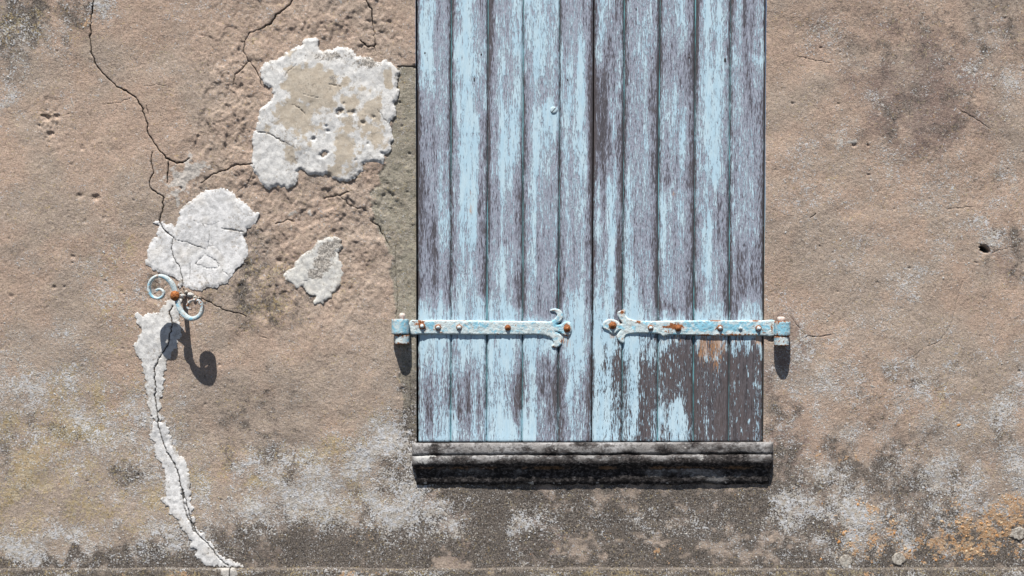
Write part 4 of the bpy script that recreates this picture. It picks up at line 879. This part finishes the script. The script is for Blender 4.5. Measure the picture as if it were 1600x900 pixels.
blk = np.interp(pyy, [690, 709, 711, 716, 722, 728, 734, 745, 757], [.42, .5, .52, .48, .62, .82, .70, .74, 1.0]) + samp(F_m1, A, pyy * 2) * .09 + .10 * np.clip((A - 800) / 400, 0, 1) * (pyy < 726) * (1 - np.clip((A - 1150) / 40, 0, 1)) - .15 * np.exp(-(A - 644) / 40)* (pyy < 726)
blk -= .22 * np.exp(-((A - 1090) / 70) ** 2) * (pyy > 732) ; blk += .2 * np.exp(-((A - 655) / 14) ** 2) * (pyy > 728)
och = .62 * np.exp(-((pyy - 731) / 3.5) ** 2) * (.75 + .3 * samp(F_m1, A, 0 * A)); lt = .12 + .1 * samp(F_m4, A, pyy) + .45 * np.exp(-((A - 662) / 22) ** 2) * (pyy > 711) * (pyy < 724) + .5 * (B == 23) * (samp(F_m4, A, 200 + 0 * A) > 1.3)
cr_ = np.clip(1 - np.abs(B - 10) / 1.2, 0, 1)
nS = len(sx); capf = [tuple(range(0, len(sp) * nS, nS)), tuple(range(nS - 1, len(sp) * nS, nS))[::-1]]
F = [tuple(f) for f in grid_faces(len(sp), nS)] + capf
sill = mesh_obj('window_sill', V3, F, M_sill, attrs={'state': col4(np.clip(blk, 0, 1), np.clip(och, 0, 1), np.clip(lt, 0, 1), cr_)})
tag(sill, 'grey moulded stone sill, blackened underneath, below the blue shutters', 'window sill', kind='thing')

# ------------------------------------------------------------------ scroll shutter catch
YH = -.086
cen = [(242.8,453.6),(247,451.8),(251.5,452.8),(254.5,456.5),(254,461.5),(249.5,465.5),(243,466),(237,463.5),(233,457.5),(231.5,449),(233.5,440.5),(238.5,434.5),(246,431.3),(254,432),(261.5,436.5),(267.5,443.5),(271.5,452.5),(273.8,462.2),(276,471.5),(279,481.5),(285.5,491),(294,497),(303,497.5),(310.5,493),(314.2,485.5),(314,476.5),(309,470),(302,468.5),(296,471),(292.3,476),(292.8,481.5),(298,483)]
cen = catmull([(a, b) for a, b in cen], 1.2, closed=False); N = len(cen)
root = empty('shutter_catch', P(288, 463, 0)); tag(root, 'pale blue wrought iron S-scroll catch casting a shadow beneath the white patch', 'shutter catch')
s_ = np.concatenate([[0], np.cumsum(np.hypot(*np.diff(cen, axis=0).T))]); s_ /= s_[-1]
mid = np.abs(s_ - .56)
t2 = np.interp(s_, [0, .12, .30, .44, .56, .68, .80, .92, 1], [1.5, 2.1, 2.3, 4.0, 3.8, 4.0, 2.7, 2.0, 1.5])      # half thickness px
dpt = np.interp(s_, [0, .1, .38, .50, .56, .62, .75, .93, 1], [.009, .0105, .0115, .006, .005, .006, .0115, .0105, .009])  # half depth m
tg = np.gradient(cen, axis=0); tg /= np.linalg.norm(tg, axis=1)[:, None]; nm = np.stack([tg[:, 1], -tg[:, 0]], 1)
M_ = 12; v = []; rs = []; bl = []
yc_ = YH - .006 * (s_ - .56)
for i in range(N):
    for k in range(M_):
        a = 2 * math.pi * k / M_; ca, sa = math.cos(a), math.sin(a)
        ca = math.copysign(abs(ca) ** .45, ca); sa = math.copysign(abs(sa) ** .45, sa)
        y = yc_[i] + dpt[i] * sa; qx, qy = cen[i] + nm[i] * t2[i] * ca
        X, _, Z = P(qx, qy, yc_[i] - .01); v.append((X, y, Z)); rs.append(.34 + .2 * (s_[i] > .8) + .2 * (sa > .5)); bl.append(.08 + .3 * (ca < 0))
f = [(i * M_ + k, i * M_ + (k + 1) % M_, (i + 1) * M_ + (k + 1) % M_, (i + 1) * M_ + k) for i in range(N - 1) for k in range(M_)]
f += [tuple(range(M_))[::-1], tuple(range((N - 1) * M_, N * M_))]
mesh_obj('scroll', v, f, M_iron, root, {'rust': col4(np.array(rs) * .8, np.array(bl), 0 * np.array(rs), 1 + 0 * np.array(rs))})
c_ = P(273.8, 462.2, YH)
sv, sf = lathe([(.0135, -.002), (.0140, .006), (.0125, .0075), (.010, .010), (.006, .0135), (.003, .0148), (.0001, .015)], c_, 'y', 16, squash=1.15)
mesh_obj('rivet', sv, sf, M_rust, root)
c0 = P(288, 463, 0)
sv, sf = lathe([(.0075, -.03), (.0075, .03), (.0062, YH * -1 + .002)], (c0[0], 0, c0[2]), 'y', 12)
mesh_obj('shank', sv, sf, M_iron, root, {'rust': col4(np.full(len(sv), .45), np.full(len(sv), .1), np.zeros(len(sv)), np.ones(len(sv)))})
# crumbs of mortar packed round the shank
for i, (mx, my, mr) in enumerate(((298, 461, 6), (291, 456, 4), (305, 465, 4), (312, 466, 3.4), (283, 458, 3))):
    rg = np.random.default_rng(40 + i); cc = P(mx, my, 0); v = []
    sv, sf = lathe([(mr * PX, -.006), (mr * PX * .95, .003), (mr * PX * .6, .008), (.0002, .010)], cc, 'y', 9, squash=.8); sv = np.array(sv) + rg.normal(size=(len(sv), 3)) * .0011
    mesh_obj('mortar_crumb', sv, sf, M_lump if i else M_crust, wall)
